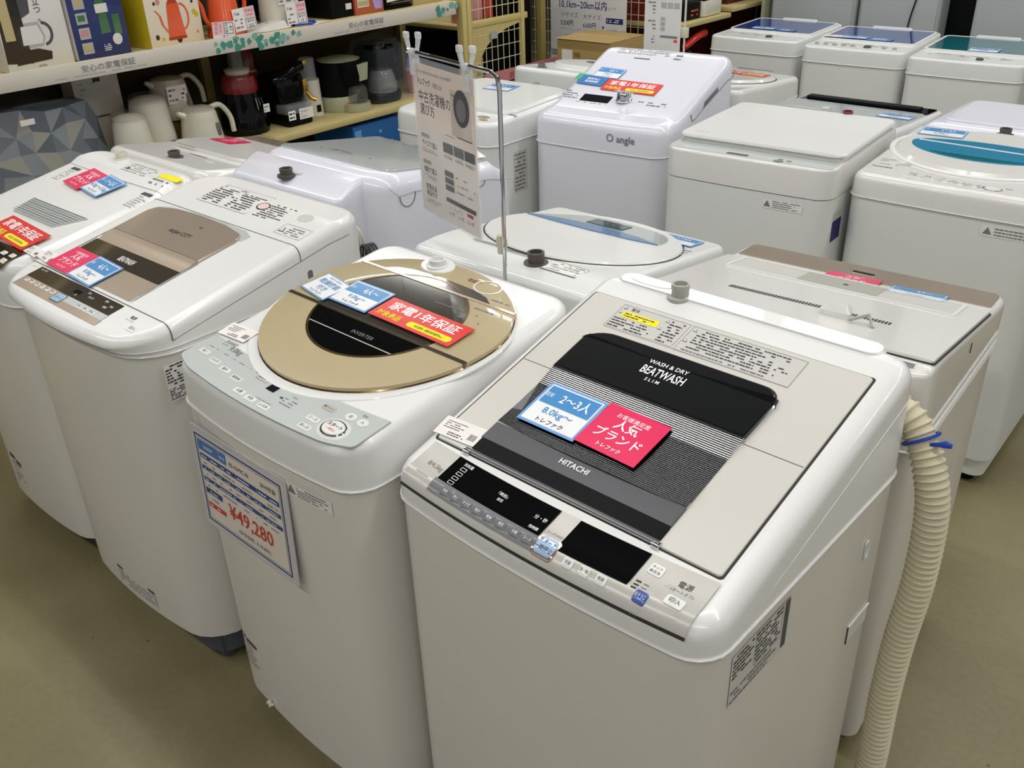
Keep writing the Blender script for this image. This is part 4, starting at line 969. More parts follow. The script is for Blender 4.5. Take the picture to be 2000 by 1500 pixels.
m14 = Mach((-1.372, 3.69, 0), 180, .545, .50, .80, .875, .05, 'white washing machine with black front strip, facing away behind the plain glass lid machine', er=.012, r=.04, top='white_cool', body='steel_cool')
g = G(); g.patch(dens(rr(0, .075, .5, .115, .01)), m14.zf, .004, .002, 'black_gloss', .001, 2); g.tube([(-.2, .06, m14.zf(0, .06)+.006), (.2, .06, m14.zf(0, .06)+.006)], .005, 'mid_grey', 6); g.box(-.22, .22, .085, .125, .885, .9, 'black_matte', e=.005); m14.part(g, 'control_panel', 'black front strip')
g = G(); g.patch(dens(rr(0, .29, .5, .28, .02)), m14.zf, .008, .002, 'lid_glass_grey', .001, 2); m14.part(g, 'lid', 'pale glass lid')
g = G(); g.box(-.18+.2, .19, .335, .345, .895, .905, 'label_grey'); g.box(.02, .05, .345, .37, .895, .92, 'label_grey', e=.004); m14.part(g, 'lid_hinge')
popcard('blue', .12, .08, m14.on(-.19, .27, 180, .009), 'blue size card on the machine with the black front strip', '3〜4人', '5.0kg〜')
m15 = Mach((-.775, 3.76, 0), 180, .55, .52, .80, .92, .02, 'pale lilac washing machine facing away behind the aqua window machine', er=.05, r=.06, top='lilac', body='lilac_steel')
g = G(); g.patch(dens(rr(0, .26, .44, .36, .04)), m15.zf, .008, .002, 'lilac', .004, 3); m15.part(g, 'lid')

# ================================================================== fifth row, facing the camera
def far(loc, rz, glass, label, knobs, cards, name):
    m = Mach(loc, rz, .495, .57, .825, .898, .03, label, er=.012, r=.035, top='white_cool', body='steel_cool')
    g = G(); g.patch(dens(rr(0, .36, .45, .33, .02)), m.zf, .006, .002, glass, .001, 3); m.part(g, 'lid', 'translucent coloured lid')
    g = G(); g.patch(rr(0, .545, .2, .03, .008), m.zf, .012, .002, 'white_cool', .003); m.part(g, 'back_ridge')
    g = G(); g.ring(rr(0, .36, .475, .355, .03), rr(0, .36, .45, .33, .02), m.zf, .007, .002, 'white'); m.part(g, 'lid_frame')
    for x, y, r in knobs: g = G(); g.lathe([(r, 0), (r, .006), (r*.8, .009), (.001, .009)], 'knob_grey' if r < .014 else 'knob_dark', (x, y, m.zf(x, y)), 16); m.part(g, 'button')
    g = G(); g.fine(-.2, .2, .09, .13, 2, m.fn(.001), 'ink_light', .5); m.part(g, 'panel_print')
    for kind, x, y, w_, h_, lb in cards: popcard(kind, w_, h_, m.on(x, y, 2, .008), lb, '1〜2人', '4.5kg')
    return m
m16 = far((-2.41, 4.65, 0), 0, 'window_blue', 'white washing machine with blue lid, left end of the far row', [(.06, .07, .018)],
    [('blue', -.06, .25, .125, .06, 'pale blue size card on the left blue lid machine of the far row'), ('deep', .07, .235, .11, .055, 'deep blue delivery card on the left blue lid machine of the far row')], 'a')
m17 = far((-1.855, 4.60, 0), 2, 'window_blue', 'white washing machine with blue lid and round keys, middle of the far row', [(.05, .07, .018)]+[(-.2+.045*k, .065, .011) for k in range(5)]+[(.13, .07, .01), (.18, .07, .01)],
    [('blue', -.08, .25, .125, .065, 'pale blue size card on the round key machine of the far row'), ('deep', .05, .235, .12, .07, 'deep blue delivery card on the round key machine of the far row')], 'b')
m18 = far((-1.32, 4.55, 0), 2, 'window_teal', 'white washing machine with dark teal lid, right end of the far row', [(.05, .06, .016)],
    [('blue', .02, .235, .13, .085, 'pale blue size card on the teal lid machine of the far row')], 'c')
pricetag(.09, .05, m17.on(-.19, .24, 2, .008), 'white price tag on the round key machine of the far row')

# ================================================================== drain hose behind the nearest machine
def cr(pts, n=10):
    P = [Vector(p) for p in pts]; P = [P[0]*2-P[1]]+P+[P[-1]*2-P[-2]]; o = []
    for i in range(1, len(P)-2):
        for k in range(n):
            t = k/n; a, b, c, d = P[i-1:i+3]
            o.append(.5*((2*b)+(-a+c)*t+(2*a-5*b+4*c-d)*t*t+(-a+3*b-3*c+d)*t**3))
    o.append(P[-2]); return o
path = cr([(-.45, 1.428, .895), (-.412, 1.426, .905), (-.375, 1.42, .885), (-.335, 1.405, .82), (-.316, 1.40, .74), (-.313, 1.40, .60), (-.322, 1.40, .45), (-.325, 1.40, .3), (-.322, 1.40, .15), (-.325, 1.40, .026)], 40)
L = [0]
for a, b in zip(path, path[1:]): L.append(L[-1]+(b-a).length)
tot = L[-1]; pts = []; rad = []; pitch = .0125; n = int(tot/pitch); j = 0
for i in range(n):
    for q, r in ((0, .0238), (.18, .0244), (.42, .0244), (.58, .028), (.74, .0282), (.9, .0246)):
        d = (i+q)*pitch
        while j < len(L)-2 and L[j+1] < d: j += 1
        t = (d-L[j])/max(L[j+1]-L[j], 1e-6); pts.append(path[j].lerp(path[j+1], t)); rad.append(r)
hs = empty('drain_hose', (-.325, 1.4, 0), 0, 'cream corrugated drain hose hanging behind the nearest machine down to the floor', 'hose')
g = G(); g.T = Matrix.Translation((.325, -1.4, 0)); g.tube(pts, rad, 'hose', 20); g.build('ribbed_tube', hs, ang=60)
k = min(range(len(pts)), key=lambda i: abs(pts[i].z-.868)); c = pts[k]; tn = (pts[k+3]-pts[k-3]).normalized(); a = tn.orthogonal().normalized(); b_ = tn.cross(a)
g = G(); lp = [c+(a*cos(x)+b_*sin(x))*.0298 for x in [2*pi*i/20 for i in range(21)]]; g.tube(lp, .003, 'tie_blue', 6, False)
e0 = c+Vector((.02, -.016, .004)); g.tube([e0, e0+Vector((.012, .0, .005)), e0+Vector((.022, .002, .008)), e0+Vector((.032, .004, .007))], [.003, .004, .0065, .004], 'tie_blue', 8)
tag(g.build('cable_tie'), 'blue twist tie knotted around the cream drain hose', 'tie')

# ================================================================== hanging sign on a chrome stand
ang = radians(163); D = Vector((cos(ang), sin(ang), 0)); base = Vector((-1.243, 1.382, 0))
st = empty('sign_stand', base, ang, 'thin chrome sign stand between the gold ring machine and blue window machine', 'sign stand')
g = G(); g.tube([(0.028, .0, .03), (.005, 0, .9), (0, 0, 1.34), (.006, 0, 1.362), (.03, 0, 1.37), (.385, 0, 1.366)], .0048, 'chrome', 10); g.build('pole', st)
g = G(); g.tube([(.0155, 0, 1.0), (.0155, 0, 1.04)], .0095, 'plug_cream', 8); g.box(.008, .03, -.012, .006, 1.01, 1.032, 'plug_cream', e=.003); g.build('joint_clamp', st)
g = G(); g.lathe([(.001, 0), (.1, 0), (.1, .004), (.012, .012), (.008, .035), (.001, .035)], 'chrome', (0.028, 0, 0), 28); g.build('foot_plate', st)
g = G(); g.tube([(.405, -.0, 1.0), (.39, 0, 1.05), (.385, 0, 1.366)], .003, 'chrome', 6) if 0 else g.tube([(.383, 0, 1.366), (.39, 0, 1.366)], .006, 'chrome', 8); g.build('end_cap', st)
SX0, SX1, SZ0, SZ1 = .102, .372, 1.005, 1.345
def clip(x):
    t = empty('sign_clip', (0, 0, 0), 0, '', 'clip', 'clear clips on the hanging sign'); return t
for i, x in enumerate((.125, .365)):
    t = empty('sign_clip', base+D*x+Vector((0, 0, 1.366)), ang, ('clear plastic clip at the right end of the hanging sign', 'clear plastic clip at the left end of the hanging sign')[i], 'clip')
    g = G(); g.box(-.014, .014, -.006, .006, -.05, -.012, 'clear_clip', e=.003); g.build('jaw', t)
    g = G(); g.tube([(-.009, 0, 0), (.009, 0, 0)], .0085, 'clear_clip', 10); g.build('ring', t)
    for s in (-1, 1):
        g = G(); g.tube([(s*.006, s*.003, -.012), (s*.009, s*.006, .008), (s*.013, s*.008, .03)], [.005, .005, .0065], 'clear_clip', 8); g.box(s*.013-.009, s*.013+.009, s*.008-.005, s*.008+.005, .028, .043, 'clear_clip', e=.003); g.build('handle', t)
t = empty('hanging_sign', base, ang, 'beige washing machine guide sign hanging in a clear sleeve from the chrome stand', 'sign')
g = G(); g.loft([[(x, y, z) for x, z in rr((SX0+SX1)/2, (SZ0+SZ1)/2+.004, SX1-SX0+.014, SZ1-SZ0+.018, .01)] for y in (-.0016, .0016)], 'clear', True, True); g.build('sleeve', t)
W_, H_ = SX1-SX0, SZ1-SZ0
def sg(off): return lambda u, v: (SX1-u*W_, .0022+off, SZ1-v*H_)   # u right, v down, seen from the front
g = G(); g.loft([[(x, y, z) for x, z in ((SX0, SZ0), (SX1, SZ0), (SX1, SZ1), (SX0, SZ1))] for y in (-.0008, .0008)], 'beige_light', True, True)
F = sg(-.0010); F1 = sg(-.0006); F2 = sg(-.0002)
g.rect(0, 1, 0.0, .43, F, 'beige_card')
def stx(t_, u, v, s, m, al='l', bold=0., sx=1.):  # text in sign units
    fm = lambda a_, b2: F1(a_, v-(b2)*W_/H_)
    g.text(t_, u, 0, s, fm, m, al, bold=bold, sx=sx)
stx('これからご購入をお考えの方必見、お得な家電情報!', .07, .055, .028, 'ink_grey', sx=.9)
stx('トレファク', .08, .128, .062, 'ink', bold=.03, sx=.75); stx('が教える!', .33, .128, .05, 'ink_grey', sx=.8)
stx('中古洗濯機の', .08, .235, .108, 'ink', sx=.86); stx('選び方', .09, .315, .1, 'ink', sx=.86)
vo = [(.80+.125*cos(x), .20+.125*W_/H_*1.15*sin(x)) for x in [2*pi*i/28 for i in range(28)]]
g.add([F1(u, v) for u, v in [(.625, .13), (.71, .13)]+[(u, v) for u, v in vo if u > .72 or True][0:0]]+[F1(.71, .15)], [(0, 1, 2)], 'dark_grey')
g.rect(.62, .98-.04, .10, .385, F1, 'beige_light')
g.add([F2(u, v) for u, v in vo], [tuple(range(28))], 'dark_grey'); g.add([sg(.0002)(.80+(u-.80)*.62, .21+(v-.20)*.62) for u, v in vo], [tuple(range(28))], 'mid_grey'); g.rect(.70, .95, .385, .392, F1, 'dark_grey'); g.rect(.5, .66, .40, .404, F1, 'ink_grey')
for (v0, t1, t2) in ((.475, 'サイズで選ぶ', ''), (.655, '機能で選ぶ', '')):
    g.rect(.07, .21, v0-.025, v0, F1, 'ink_light'); stx(t1, .08, v0+.055, .056, 'ink', sx=.8); g.fine(.08, .36, -(v0+.1), -(v0+.07), 2, lambda u, v: F1(u, -v), 'ink_light', .8)
for i in range(3): g.rect(.45+.18*i, .615+.18*i, .455, .52, F1, 'mid_grey'); stx(('4.2-5.5kg', '6.0-8.0kg', '8.0kg以上')[i], .532+.18*i, .555, .035, 'ink', 'c')
for i in range(3): g.rect(.45, .6, .64+.048*i, .678+.048*i, F1, 'ink_grey'); g.fine(.64, .95, -(.672+.048*i), -(.65+.048*i), 1, lambda u, v: F1(u, -v), 'ink_light', .5)
stx('家電全品', .09, .83, .055, 'ink', sx=.9); stx('保証付き', .09, .875, .055, 'ink', sx=.9); g.fine(.09, .36, -.93, -.895, 2, lambda u, v: F1(u, -v), 'ink_light', .8)
g.rect(.45, .95, .825, .855, F1, 'mid_grey'); g.rect(.8, .9, .868, .89, F1, 'card_red'); g.fine(.5, .76, -.9, -.87, 2, lambda u, v: F1(u, -v), 'ink_light', .5)
for i in range(3): stx(('1ヶ月', '6ヶ月', '12ヶ月')[i], .53+.16*i, .94, .04, 'ink', 'c')
o = g.build('printed_sheet', t)

# ================================================================== cords hanging on the back of the bronze window machine
g = G(); c0 = Vector((-1.905, 1.496, .845))
t = empty('coiled_power_cord', c0, 0, 'cream power cord coil with plug between the bronze window and gold ring machines', 'power cord')
for q in range(3): g.tube([(.022*cos(a)+.003*q, .01*q, .035*sin(a)*1.2) for a in [2*pi*i/16 for i in range(17)]], .0035, 'plug_cream', 6, False)
g.build('cord', t); g = G(); g.box(-.012, .014, -.008, .01, -.075, -.045, 'plug_cream', e=.004); g.box(-.006, .01, -.006, .008, -.05, -.035, 'plug_cream', e=.003)
g.box(-.007, -.005, -.002, .002, -.093, -.075, 'chrome'); g.box(.006, .008, -.002, .002, -.093, -.075, 'chrome'); g.build('plug', t)
t = empty('coiled_power_cord', c0+Vector((.052, .002, -.03)), 0, 'dark grey power cord coil next to the cream plug', 'power cord'); g = G()
for q in range(4): g.tube([(.02*cos(a)+.003*q, .008*q, .036*sin(a)) for a in [2*pi*i/16 for i in range(17)]], .0035, 'dark_grey', 6, False)
g.build('cord', t)

# ================================================================== appliance shelf on the left
XF, XB = -3.4, -3.86
sh = empty('store_shelf', (XF, 2.0, 0), 0, 'long cream and dark brown store shelf with appliances along the left', 'shelf')
def sb(name, x0, x1, y0, y1, z0, z1, m, e=0., lab=None):
    g = G(); g.T = Matrix.Translation((-XF, -2.0, 0)); g.box(x0, x1, y0, y1, z0, z1, m, e=e); o = g.build(name, sh); 
    if lab: o['label'] = lab
    return o
sb('back_panel', XB-.02, XB, -.2, 3.53, 0, 1.72, 'back_board')
sb('end_panel', XB, XF-.03, 3.47, 3.485, 0, 1.72, 'back_board') if 0 else None
sb('base_deck', XB, XF-.02, -.2, 3.5, .0, .16, 'yellow_steel')
for y0, y1 in ((-.1, 1.13), (1.135, 2.33), (2.335, 3.5)):
    sb('lower_shelf', XB, XF, y0, y1, .708, .738, 'shelf_board', .004)
    sb('upper_shelf', XB, XF-.004, y0, y1, 1.125, 1.155, 'shelf_board', .003)
    sb('top_shelf', XB, XF-.1, y0, y1, 1.62, 1.65, 'shelf_board', .003)
for y in (1.133, 2.333, 3.52): sb('upright', XB, XB+.03, y-.02, y+.02, 0, 1.75, 'yellow_steel_dark')
def rail(y0, y1, dz, txt_y, ivy):
    g = G(); g.T = Matrix.Translation((-XF, -2.0, 0))
    g.box(XF, XF+.006, y0, y1, 1.108+dz, 1.168+dz, 'shelf_white', e=.001)
    kk = [0.]; f = lambda u, v: (XF+.0068+kk[0], u, v)
    if txt_y: g.text('安心の家電保証', txt_y, 1.131+dz, .026, f, 'ink_grey', sx=1.15, bold=.01); g.fine(txt_y-.1, txt_y+.32, 1.115+dz, 1.127+dz, 1, f, 'ink_light', .9)
    for cy, s in ivy:
        for q in range(7):
            a = q*.9; u, v = cy+s*(.05*cos(a*2.3)+.01*q-.03), 1.138+dz+.017*sin(a*1.7+q)
            kk[0] += .00012; r = random.uniform(.007, .016); n_ = 11; k1, k2 = random.uniform(.1, .3), random.random()*6; mt_ = random.choice(['leaf_green', 'leaf_green', 'leaf_pale'])
            g.add([f(u+r*(1+k1*cos(3*2*pi*i/n_+k2))*cos(2*pi*i/n_), min(1.167+dz, max(1.109+dz, v+r*(1+k1*cos(4*2*pi*i/n_+k2))*sin(2*pi*i/n_)))) for i in range(n_)], [tuple(range(n_))], mt_)
    o = g.build('price_rail', sh); o['label'] = 'white rail with Japanese lettering and green ivy print'
rail(-.1, 1.13, .0, .3, [(1.0, 1)]); rail(1.135, 2.32, .0, 1.575, [(2.17, 1), (2.26, 1)]); rail(2.325, 3.48, -.012, 2.80, [(2.37, 1), (2.45, 1), (3.4, 1)])

def onshelf(name, cat, label, y, z, x=-3.56, rz=0., group=None): return empty(name, (x, y, z), radians(rz), label, cat, group)
US, LS, BS = 1.156, .739, .161
def pic(x, y, z): return None
# cartons on the upper shelf; local frame: front faces +x, u along y
def carton(name, cat, label, x, y, z, d, w, h, m, rz=0, side=None, deco=None):
    t = onshelf(name, cat, label, y, z, x, rz)
    g = G(); g.box(-d, 0, -w/2, w/2, 0, h, m, e=.002)
    if side: g.rect(-d+.003, -.003, 0.003, h-.003, lambda u, v: (u, -w/2-.0006, v), side)
    f = lambda u, v: (.0008, u, v); f2 = lambda u, v: (.0014, u, v); f3 = lambda u, v: (.002, u, v)
    if deco: deco(g, f, f2, f3, w, h)
    g.build('carton', t); return t
def polyg(g, f, pts, m): g.add([f(u, v) for u, v in pts], [tuple(range(len(pts)))], m)
def dA(g, f, f2, f3, w, h):
    polyg(g, f, [(-.12, .03), (-.03, .02), (-.035, .28), (-.11, .28)], 'back_board'); polyg(g, f2, [(-.105, .1), (-.07, .1), (-.07, .27), (-.105, .27)], 'tan_box')
    polyg(g, f, [(-.07, .18), (-.035, .165), (.0, .18), (.01, .26), (-.08, .26)], 'dark_grey'); polyg(g, f, [(-.075, .275), (-.02, .285), (.01, .27), (.01, .262), (-.08, .262)], 'back_board')
    polyg(g, f, [(-.06, .07), (.02, .07), (.035, .1), (.02, .15), (-.05, .15), (-.06, .12)], 'ink_light'); polyg(g, f2, [(-.05, .08), (.02, .08), (.027, .1), (.015, .14), (-.045, .14)], 'white_box')
    polyg(g, f2, [(-.09, .02), (.04, .025), (.045, .05), (.0, .065), (-.06, .065)], 'back_board')
    g.ring([(.045+.03*cos(a), .11+.04*sin(a)) for a in [2*pi*i/20 for i in range(20)]], [(.043+.02*cos(a), .11+.03*sin(a)) for a in [2*pi*i/20 for i in range(20)]], flat, 0, 0, 'gap') if 0 else None
    for i in range(12):
        a0, a1 = -pi*.5+pi*i/12, -pi*.5+pi*(i+1)/12
        g.add([f(.03+.035*cos(a0), .11+.04*sin(a0)), f(.03+.035*cos(a1), .11+.04*sin(a1)), f(.03+.025*cos(a1), .11+.03*sin(a1)), f(.03+.025*cos(a0), .11+.03*sin(a0))], [(0, 1, 2, 3)], 'dark_grey')
    for i, c_ in enumerate('引き立つ。'): g.text(c_, .028, .255-.026*i, .028, f2, 'ink', 'c')
    g.text('り', .055, .25, .028, f2, 'ink', 'c'); g.text('コーヒー', .055, .20, .0, f2, 'ink') if 0 else None
    g.text('siroca', .0, .006, .012, f2, 'ink', 'c')
carton('product_box', 'box', 'white coffee maker box with a coffee maker picture, left end of the upper shelf', -3.46, 1.475, US, .2, .24, .36, 'white_box', 4, None, dA)
def dB(g, f, f2, f3, w, h):
    for i in range(5): g.rect(-w*.40, -w*.20, .02+.05*i, .058+.05*i, f, 'ink_light'); g.rect(-w*.37, -w*.24, .03+.05*i, .05+.05*i, f2, ('tan_box', 'pinkish', 'green_glass')[i % 3])
    polyg(g, f, [(.0, .08), (.04, .08), (.035, .16), (.005, .16)], 'green_glass'); polyg(g, f2, [(-.005, .15), (.045, .15), (.045, .18), (-.005, .18)], 'white_box'); polyg(g, f, [(.0, .18), (.035, .18), (.03, .30), (.005, .30)], 'green_glass'); polyg(g, f, [(.055, .07), (.085, .07), (.085, .14), (.055, .14)], 'green_glass')
    polyg(g, f2, [(.06+.02*cos(a), .055+.02*sin(a)) for a in [2*pi*i/16 for i in range(16)]], 'white_box')
    g.fine(-.0, .03, .02, .045, 4, f2, 'ink_white')
carton('product_box', 'box', 'navy blue blender box with small photos, on the upper shelf', -3.47, 1.715, US, .2, .215, .36, 'navy_box', 6, 'white_box', dB)
def dC(g, f, f2, f3, w, h):
    for i in range(22):
        u, v = random.uniform(-w*.46, w*.46), random.uniform(.01, h*.95)
        if abs(u) < .04 and .03 < v < .2: continue
        r = random.uniform(.004, .012); polyg(g, f, [(max(-w/2, min(w/2, u+r*cos(a))), v+r*1.2*sin(a)) for a in [2*pi*k/9 for k in range(9)]], random.choice(['orange', 'yellow_box', 'pinkish', 'price_red', 'back_board']))
    polyg(g, f2, [(-.038, .03), (.038, .03), (.025, .15), (-.025, .15)], 'orange'); polyg(g, f2, [(-.04, .022), (.04, .022), (.04, .032), (-.04, .032)], 'orange_dark'); polyg(g, f2, [(-.024, .15), (.024, .15), (.012, .17), (-.012, .17)], 'orange_dark')
    for a, b in zip([(-.035, .05), (-.055, .08), (-.062, .115), (-.075, .13)], [(-.055, .08), (-.062, .115), (-.075, .13), (-.08, .135)]): polyg(g, f2, [(a[0]-.004, a[1]), (a[0]+.005, a[1]-.003), (b[0]+.005, b[1]-.003), (b[0]-.004, b[1])], 'orange')
    for i in range(10):
        a0, a1 = -pi*.45+pi*.95*i/10, -pi*.45+pi*.95*(i+1)/10
        g.add([f2(.03+.035*cos(a0), .1+.05*sin(a0)), f2(.03+.035*cos(a1), .1+.05*sin(a1)), f2(.03+.028*cos(a1), .1+.043*sin(a1)), f2(.03+.028*cos(a0), .1+.043*sin(a0))], [(0, 1, 2, 3)], 'orange')
carton('product_box', 'box', 'yellow sided box with orange kettle picture and leaf drawings, on the upper shelf', -3.46, 2.01, US, .19, .235, .34, 'cream_box', 3, 'yellow_box', dC)
# real orange kettle
t = onshelf('electric_kettle', 'kettle', 'orange pot kettle with curved handle, on the upper shelf beside the kettle box', 2.252, US, -3.50)
g = G(); g.lathe([(.001, 0), (.072, 0), (.074, .012), (.07, .02), (.066, .03), (.055, .15), (.05, .165), (.03, .175), (.006, .178), (.006, .19), (.001, .192)], 'orange', (0, 0, 0), 32); g.build('kettle_body', t)
g = G(); g.tube(cr([(0, -.06, .04), (0, -.085, .07), (0, -.095, .12), (0, -.115, .15)], 6), .009, 'orange', 10); g.build('spout', t)
g = G(); g.tube(cr([(0, .05, .15), (0, .085, .16), (0, .105, .12), (0, .09, .07), (0, .07, .05)], 6), .009, 'orange', 10); g.build('handle', t)
def boardtag(x, y, z, w, h, label, num, rz=0, roll=0, pink=True):
    mw = Matrix.Translation((x, y, z)) @ Matrix.Rotation(radians(rz), 4, 'Z') @ Matrix.Rotation(radians(roll), 4, 'X')
    g = G(); g.box(-.001, .0005, -w/2, w/2, 0, h, 'paper'); f = lambda u, v: (.0009, u, v); f2 = lambda u, v: (.0013, u, v)
    if pink: g.rect(.0, w/2, h*.5, h, f, 'pale_pink'); g.text('見本品', w*.25, h*.78, h*.16, f2, 'card_pink', 'c'); g.text('sample', w*.25, h*.62, h*.12, f2, 'card_pink', 'c')
    g.frame(w*.02, w*.46, h*.06, h*.48, h*.02, f2, 'ink'); g.text('展示中', w*.24, h*.32, h*.12, f2, 'ink', 'c'); g.text(num, w*.24, h*.1, h*.2, f2, 'ink', 'c')
    g.text('T-fal', -w*.44, h*.72, h*.16, f2, 'ink', bold=.02); g.fine(-w*.45, -w*.03, h*.1, h*.6, 3, f2, 'ink_grey')
    return tag(g.build('display_tag', None, mw=mw), label, 'tag')
boardtag(-3.415, 2.235, US+.015, .095, .10, 'white and pink sample tag turned on its side, in front of the orange kettle', '19', 0, 86)
boardtag(-3.425, 2.30, US+.02, .1, .085, 'white and pink sample tag numbered 202, behind the sideways tag', '202', -4, 4)
boardtag(-3.43, 2.56, US+.005, .1, .09, 'white and pink sample tag numbered 17, in front of the white kettle', '17', -3, 3)
boardtag(-3.42, 3.10, US+.04, .08, .07, 'white sample tag on the black appliance, right part of the upper shelf', '15', 0, 3)
# folded plastic bag and paper sheets between the tags
g = G(); g.loft([[(0, -.1, 0), (.03, -.02, .0), (.02, .1, 0), (-.06, .08, 0), (-.07, -.06, 0)], [(-.0, -.09, .006), (.025, -.02, .02), (.01, .09, .03), (-.05, .07, .032), (-.06, -.05, .014)]], 'white_box', True, True, True); g.fine(-.06, .05, -.035, -.01, 2, lambda u, v: (v, u, .027), 'ink_grey')
tag(g.build('folded_bag', None, (-3.45, 2.41, US+.001), ang=20), 'crumpled white plastic bag lying between the two numbered tags', 'bag')
g = G(); g.box(-.03, .03, -.05, .05, 0, .002, 'paper'); tag(g.build('paper_slip', None, (-3.44, 2.66, US+.001), .3), 'white paper slip lying beside the tag numbered 17', 'paper')
g = G(); g.tube(cr([(0, -.06, .006), (.02, -.01, .006), (.01, .04, .006), (-.02, .05, .008), (-.03, 0, .006), (.0, .03, .012)], 8), .004, 'tie_blue', 6); g.tube([(0, -.06, .006), (-.02, -.12, .006)], .005, 'black_matte', 6); tag(g.build('cable', None, (-3.43, 2.60, US+.001)), 'dark blue cable lying in front of the tag numbered 17', 'cable')
# glass pot with black lid, white kettle
t = onshelf('glass_kettle', 'kettle', 'glass kettle with thick black handle, behind the tag numbered 202', 2.385, US, -3.67)
g = G(); g.lathe([(.001, 0), (.06, 0), (.075, .05), (.07, .12), (.05, .17), (.001, .175)], 'smoke_clear', (0, -.03, 0), 24); g.build('glass_body', t)
g = G(); g.tube(cr([(0, .02, .17), (0, .07, .15), (0, .08, .09), (0, .055, .03)], 6), .012, 'black_matte', 10); g.build('handle', t); g = G(); g.lathe([(.064, 0), (.064, .02), (.05, .022), (.001, .022)], 'black_matte', (0, -.03, 0), 24); g.build('base', t)
t = onshelf('electric_kettle', 'kettle', 'white plastic jug kettle behind the tag numbered 17', 2.53, US, -3.53)
g = G(); g.lathe([(.001, 0), (.07, 0), (.074, .03), (.07, .12), (.055, .2), (.001, .205)], 'kettle_white', (0, 0, 0), 28); g.build('kettle_body', t)
g = G(); g.tube(cr([(0, .05, .18), (0, .1, .17), (0, .115, .11), (0, .085, .05)], 6), .011, 'kettle_white', 10); g.build('handle', t)
g = G(); g.rect(-.04, .04, .09, .15, lambda u, v: (.077, u, v), 'label_white'); g.fine(-.035, .035, .095, .145, 3, lambda u, v: (.0778, u, v), 'ink_grey'); g.build('label', t)
def dE(g, f, f2, f3, w, h): g.rect(-.03, .05, .07, .12, f, 'brass'); g.rect(-.08, -.045, .07, .12, f, 'tan_box'); g.rect(-.03, .05, .14, .2, f, 'tan_box')
carton('product_box', 'box', 'black box with small gold photos, on the upper shelf behind the paper slip', -3.62, 2.665, US, .16, .18, .28, 'black_matte', 0, None, dE)
def dF(g, f, f2, f3, w, h): g.rect(.02, .055, .03, .055, f, 'white_box'); g.fine(-.05, .05, .17, .19, 1, f, 'brass'); g.rect(-.055, -.045, .1, .13, f, 'white_box')
carton('product_box', 'box', 'narrow black box with white barcode label, on the upper shelf', -3.46, 2.83, US, .2, .13, .30, 'black_matte', 3, None, dF)
def dG(g, f, f2, f3, w, h):
    g.rect(-w*.42, -w*.02, .03, .14, f, 'cream_box')
    for i in range(4): g.rect(-w*.40, -w*.04, .035+.026*i, .056+.026*i, f2, 'tan_box')
    polyg(g, f, [(.03, .015), (.072, .015), (.08, .05), (.07, .15), (.025, .15), (.02, .05)], 'purple'); polyg(g, f2, [(.04, .05), (.05, .05), (.05, .15), (.04, .15)], 'sign_purple'); polyg(g, f, [(.07, .06), (.09, .08), (.09, .15), (.082, .15), (.08, .09), (.07, .07)], 'purple')
carton('product_box', 'box', 'rust brown box with a lilac jug picture, on the upper shelf', -3.455, 2.985, US, .2, .17, .26, 'rust_box', 0, None, dG)
t = onshelf('flat_appliance', 'appliance', 'low glossy black appliance at the right part of the upper shelf', 3.168, US, -3.56)
g = G(); g.box(-.1, .11, -.085, .09, .012, .1, 'black_gloss', e=.015, r=.03); g.build('housing', t); g = G(); g.box(-.08, .1, -.08, .085, 0, .012, 'black_matte', e=.003); g.build('base', t); g = G(); g.tube([(.112, -.06, .03), (.112, .06, .03)], .003, 'chrome', 6); g.build('handle', t)
def dH(g, f, f2, f3, w, h): g.fine(-.02, .07, .03, .12, 5, f, 'tan_box', .8)
carton('product_box', 'box', 'tan box with printed lines, right end of the upper shelf', -3.47, 3.37, US, .2, .2, .3, 'tan_box', 0, None, dH)

# lower shelf
t = onshelf('faceted_bag', 'bag', 'faceted grey and beige bag wrapped in clear film, left on the lower shelf', 1.395, LS, -3.56)
g = G()
def facet(g):
    NU, NV = 7, 4; pt = []
    for j in range(NV+1):
        row = []
        for i in range(NU+1):
            u = -.24+.50*i/NU+(.03 if j % 2 else 0); v = .27*j/NV
            jx = random.uniform(-.02, .02) if 0 < i < NU else 0; jz = random.uniform(-.015, .015) if 0 < j < NV else 0
            u2 = (u+jx)*(1-.1*v/.27); x = .12*(1-(u/.3)**2)*(1-.35*j/NV)
            row.append((x, u2, v+jz+(.02 if j == NV and i < 4 else 0)))
        pt.append(row)
    ms = ['grey_facet1', 'grey_facet2', 'grey_facet3', 'grey_facet4']
    for j in range(NV):
        for i in range(NU):
            a, b, c, d = pt[j][i], pt[j][i+1], pt[j+1][i+1], pt[j+1][i]
            tr = [(a, b, c), (a, c, d)] if (i+j) % 2 else [(a, b, d), (b, c, d)]
            for q in tr: g.add(q, [(0, 1, 2)], random.choice(ms))
    top = pt[-1]; o = [(-.1, p[1], p[2]-.01) for p in top]
    for i in range(NU): g.add([top[i], top[i+1], o[i+1], o[i]], [(0, 1, 2, 3)], 'grey_facet4')
    for k, i in ((0, 0), (1, NU)):
        g.add([pt[j][i] for j in range(NV+1)]+[(-.1, pt[j][i][1], pt[j][i][2]) for j in range(NV, -1, -1)], [tuple(range(2*NV+2))], 'grey_facet2')
    g.add([(-.1, -.24, 0), (-.1, .26, 0), (-.1, .24, .27), (-.1, -.22, .27)], [(0, 1, 2, 3)], 'grey_facet4')
facet(g); o = g.build('bag_body', t, ang=5)
g = G(); nx, ny = 10, 7; vs = []
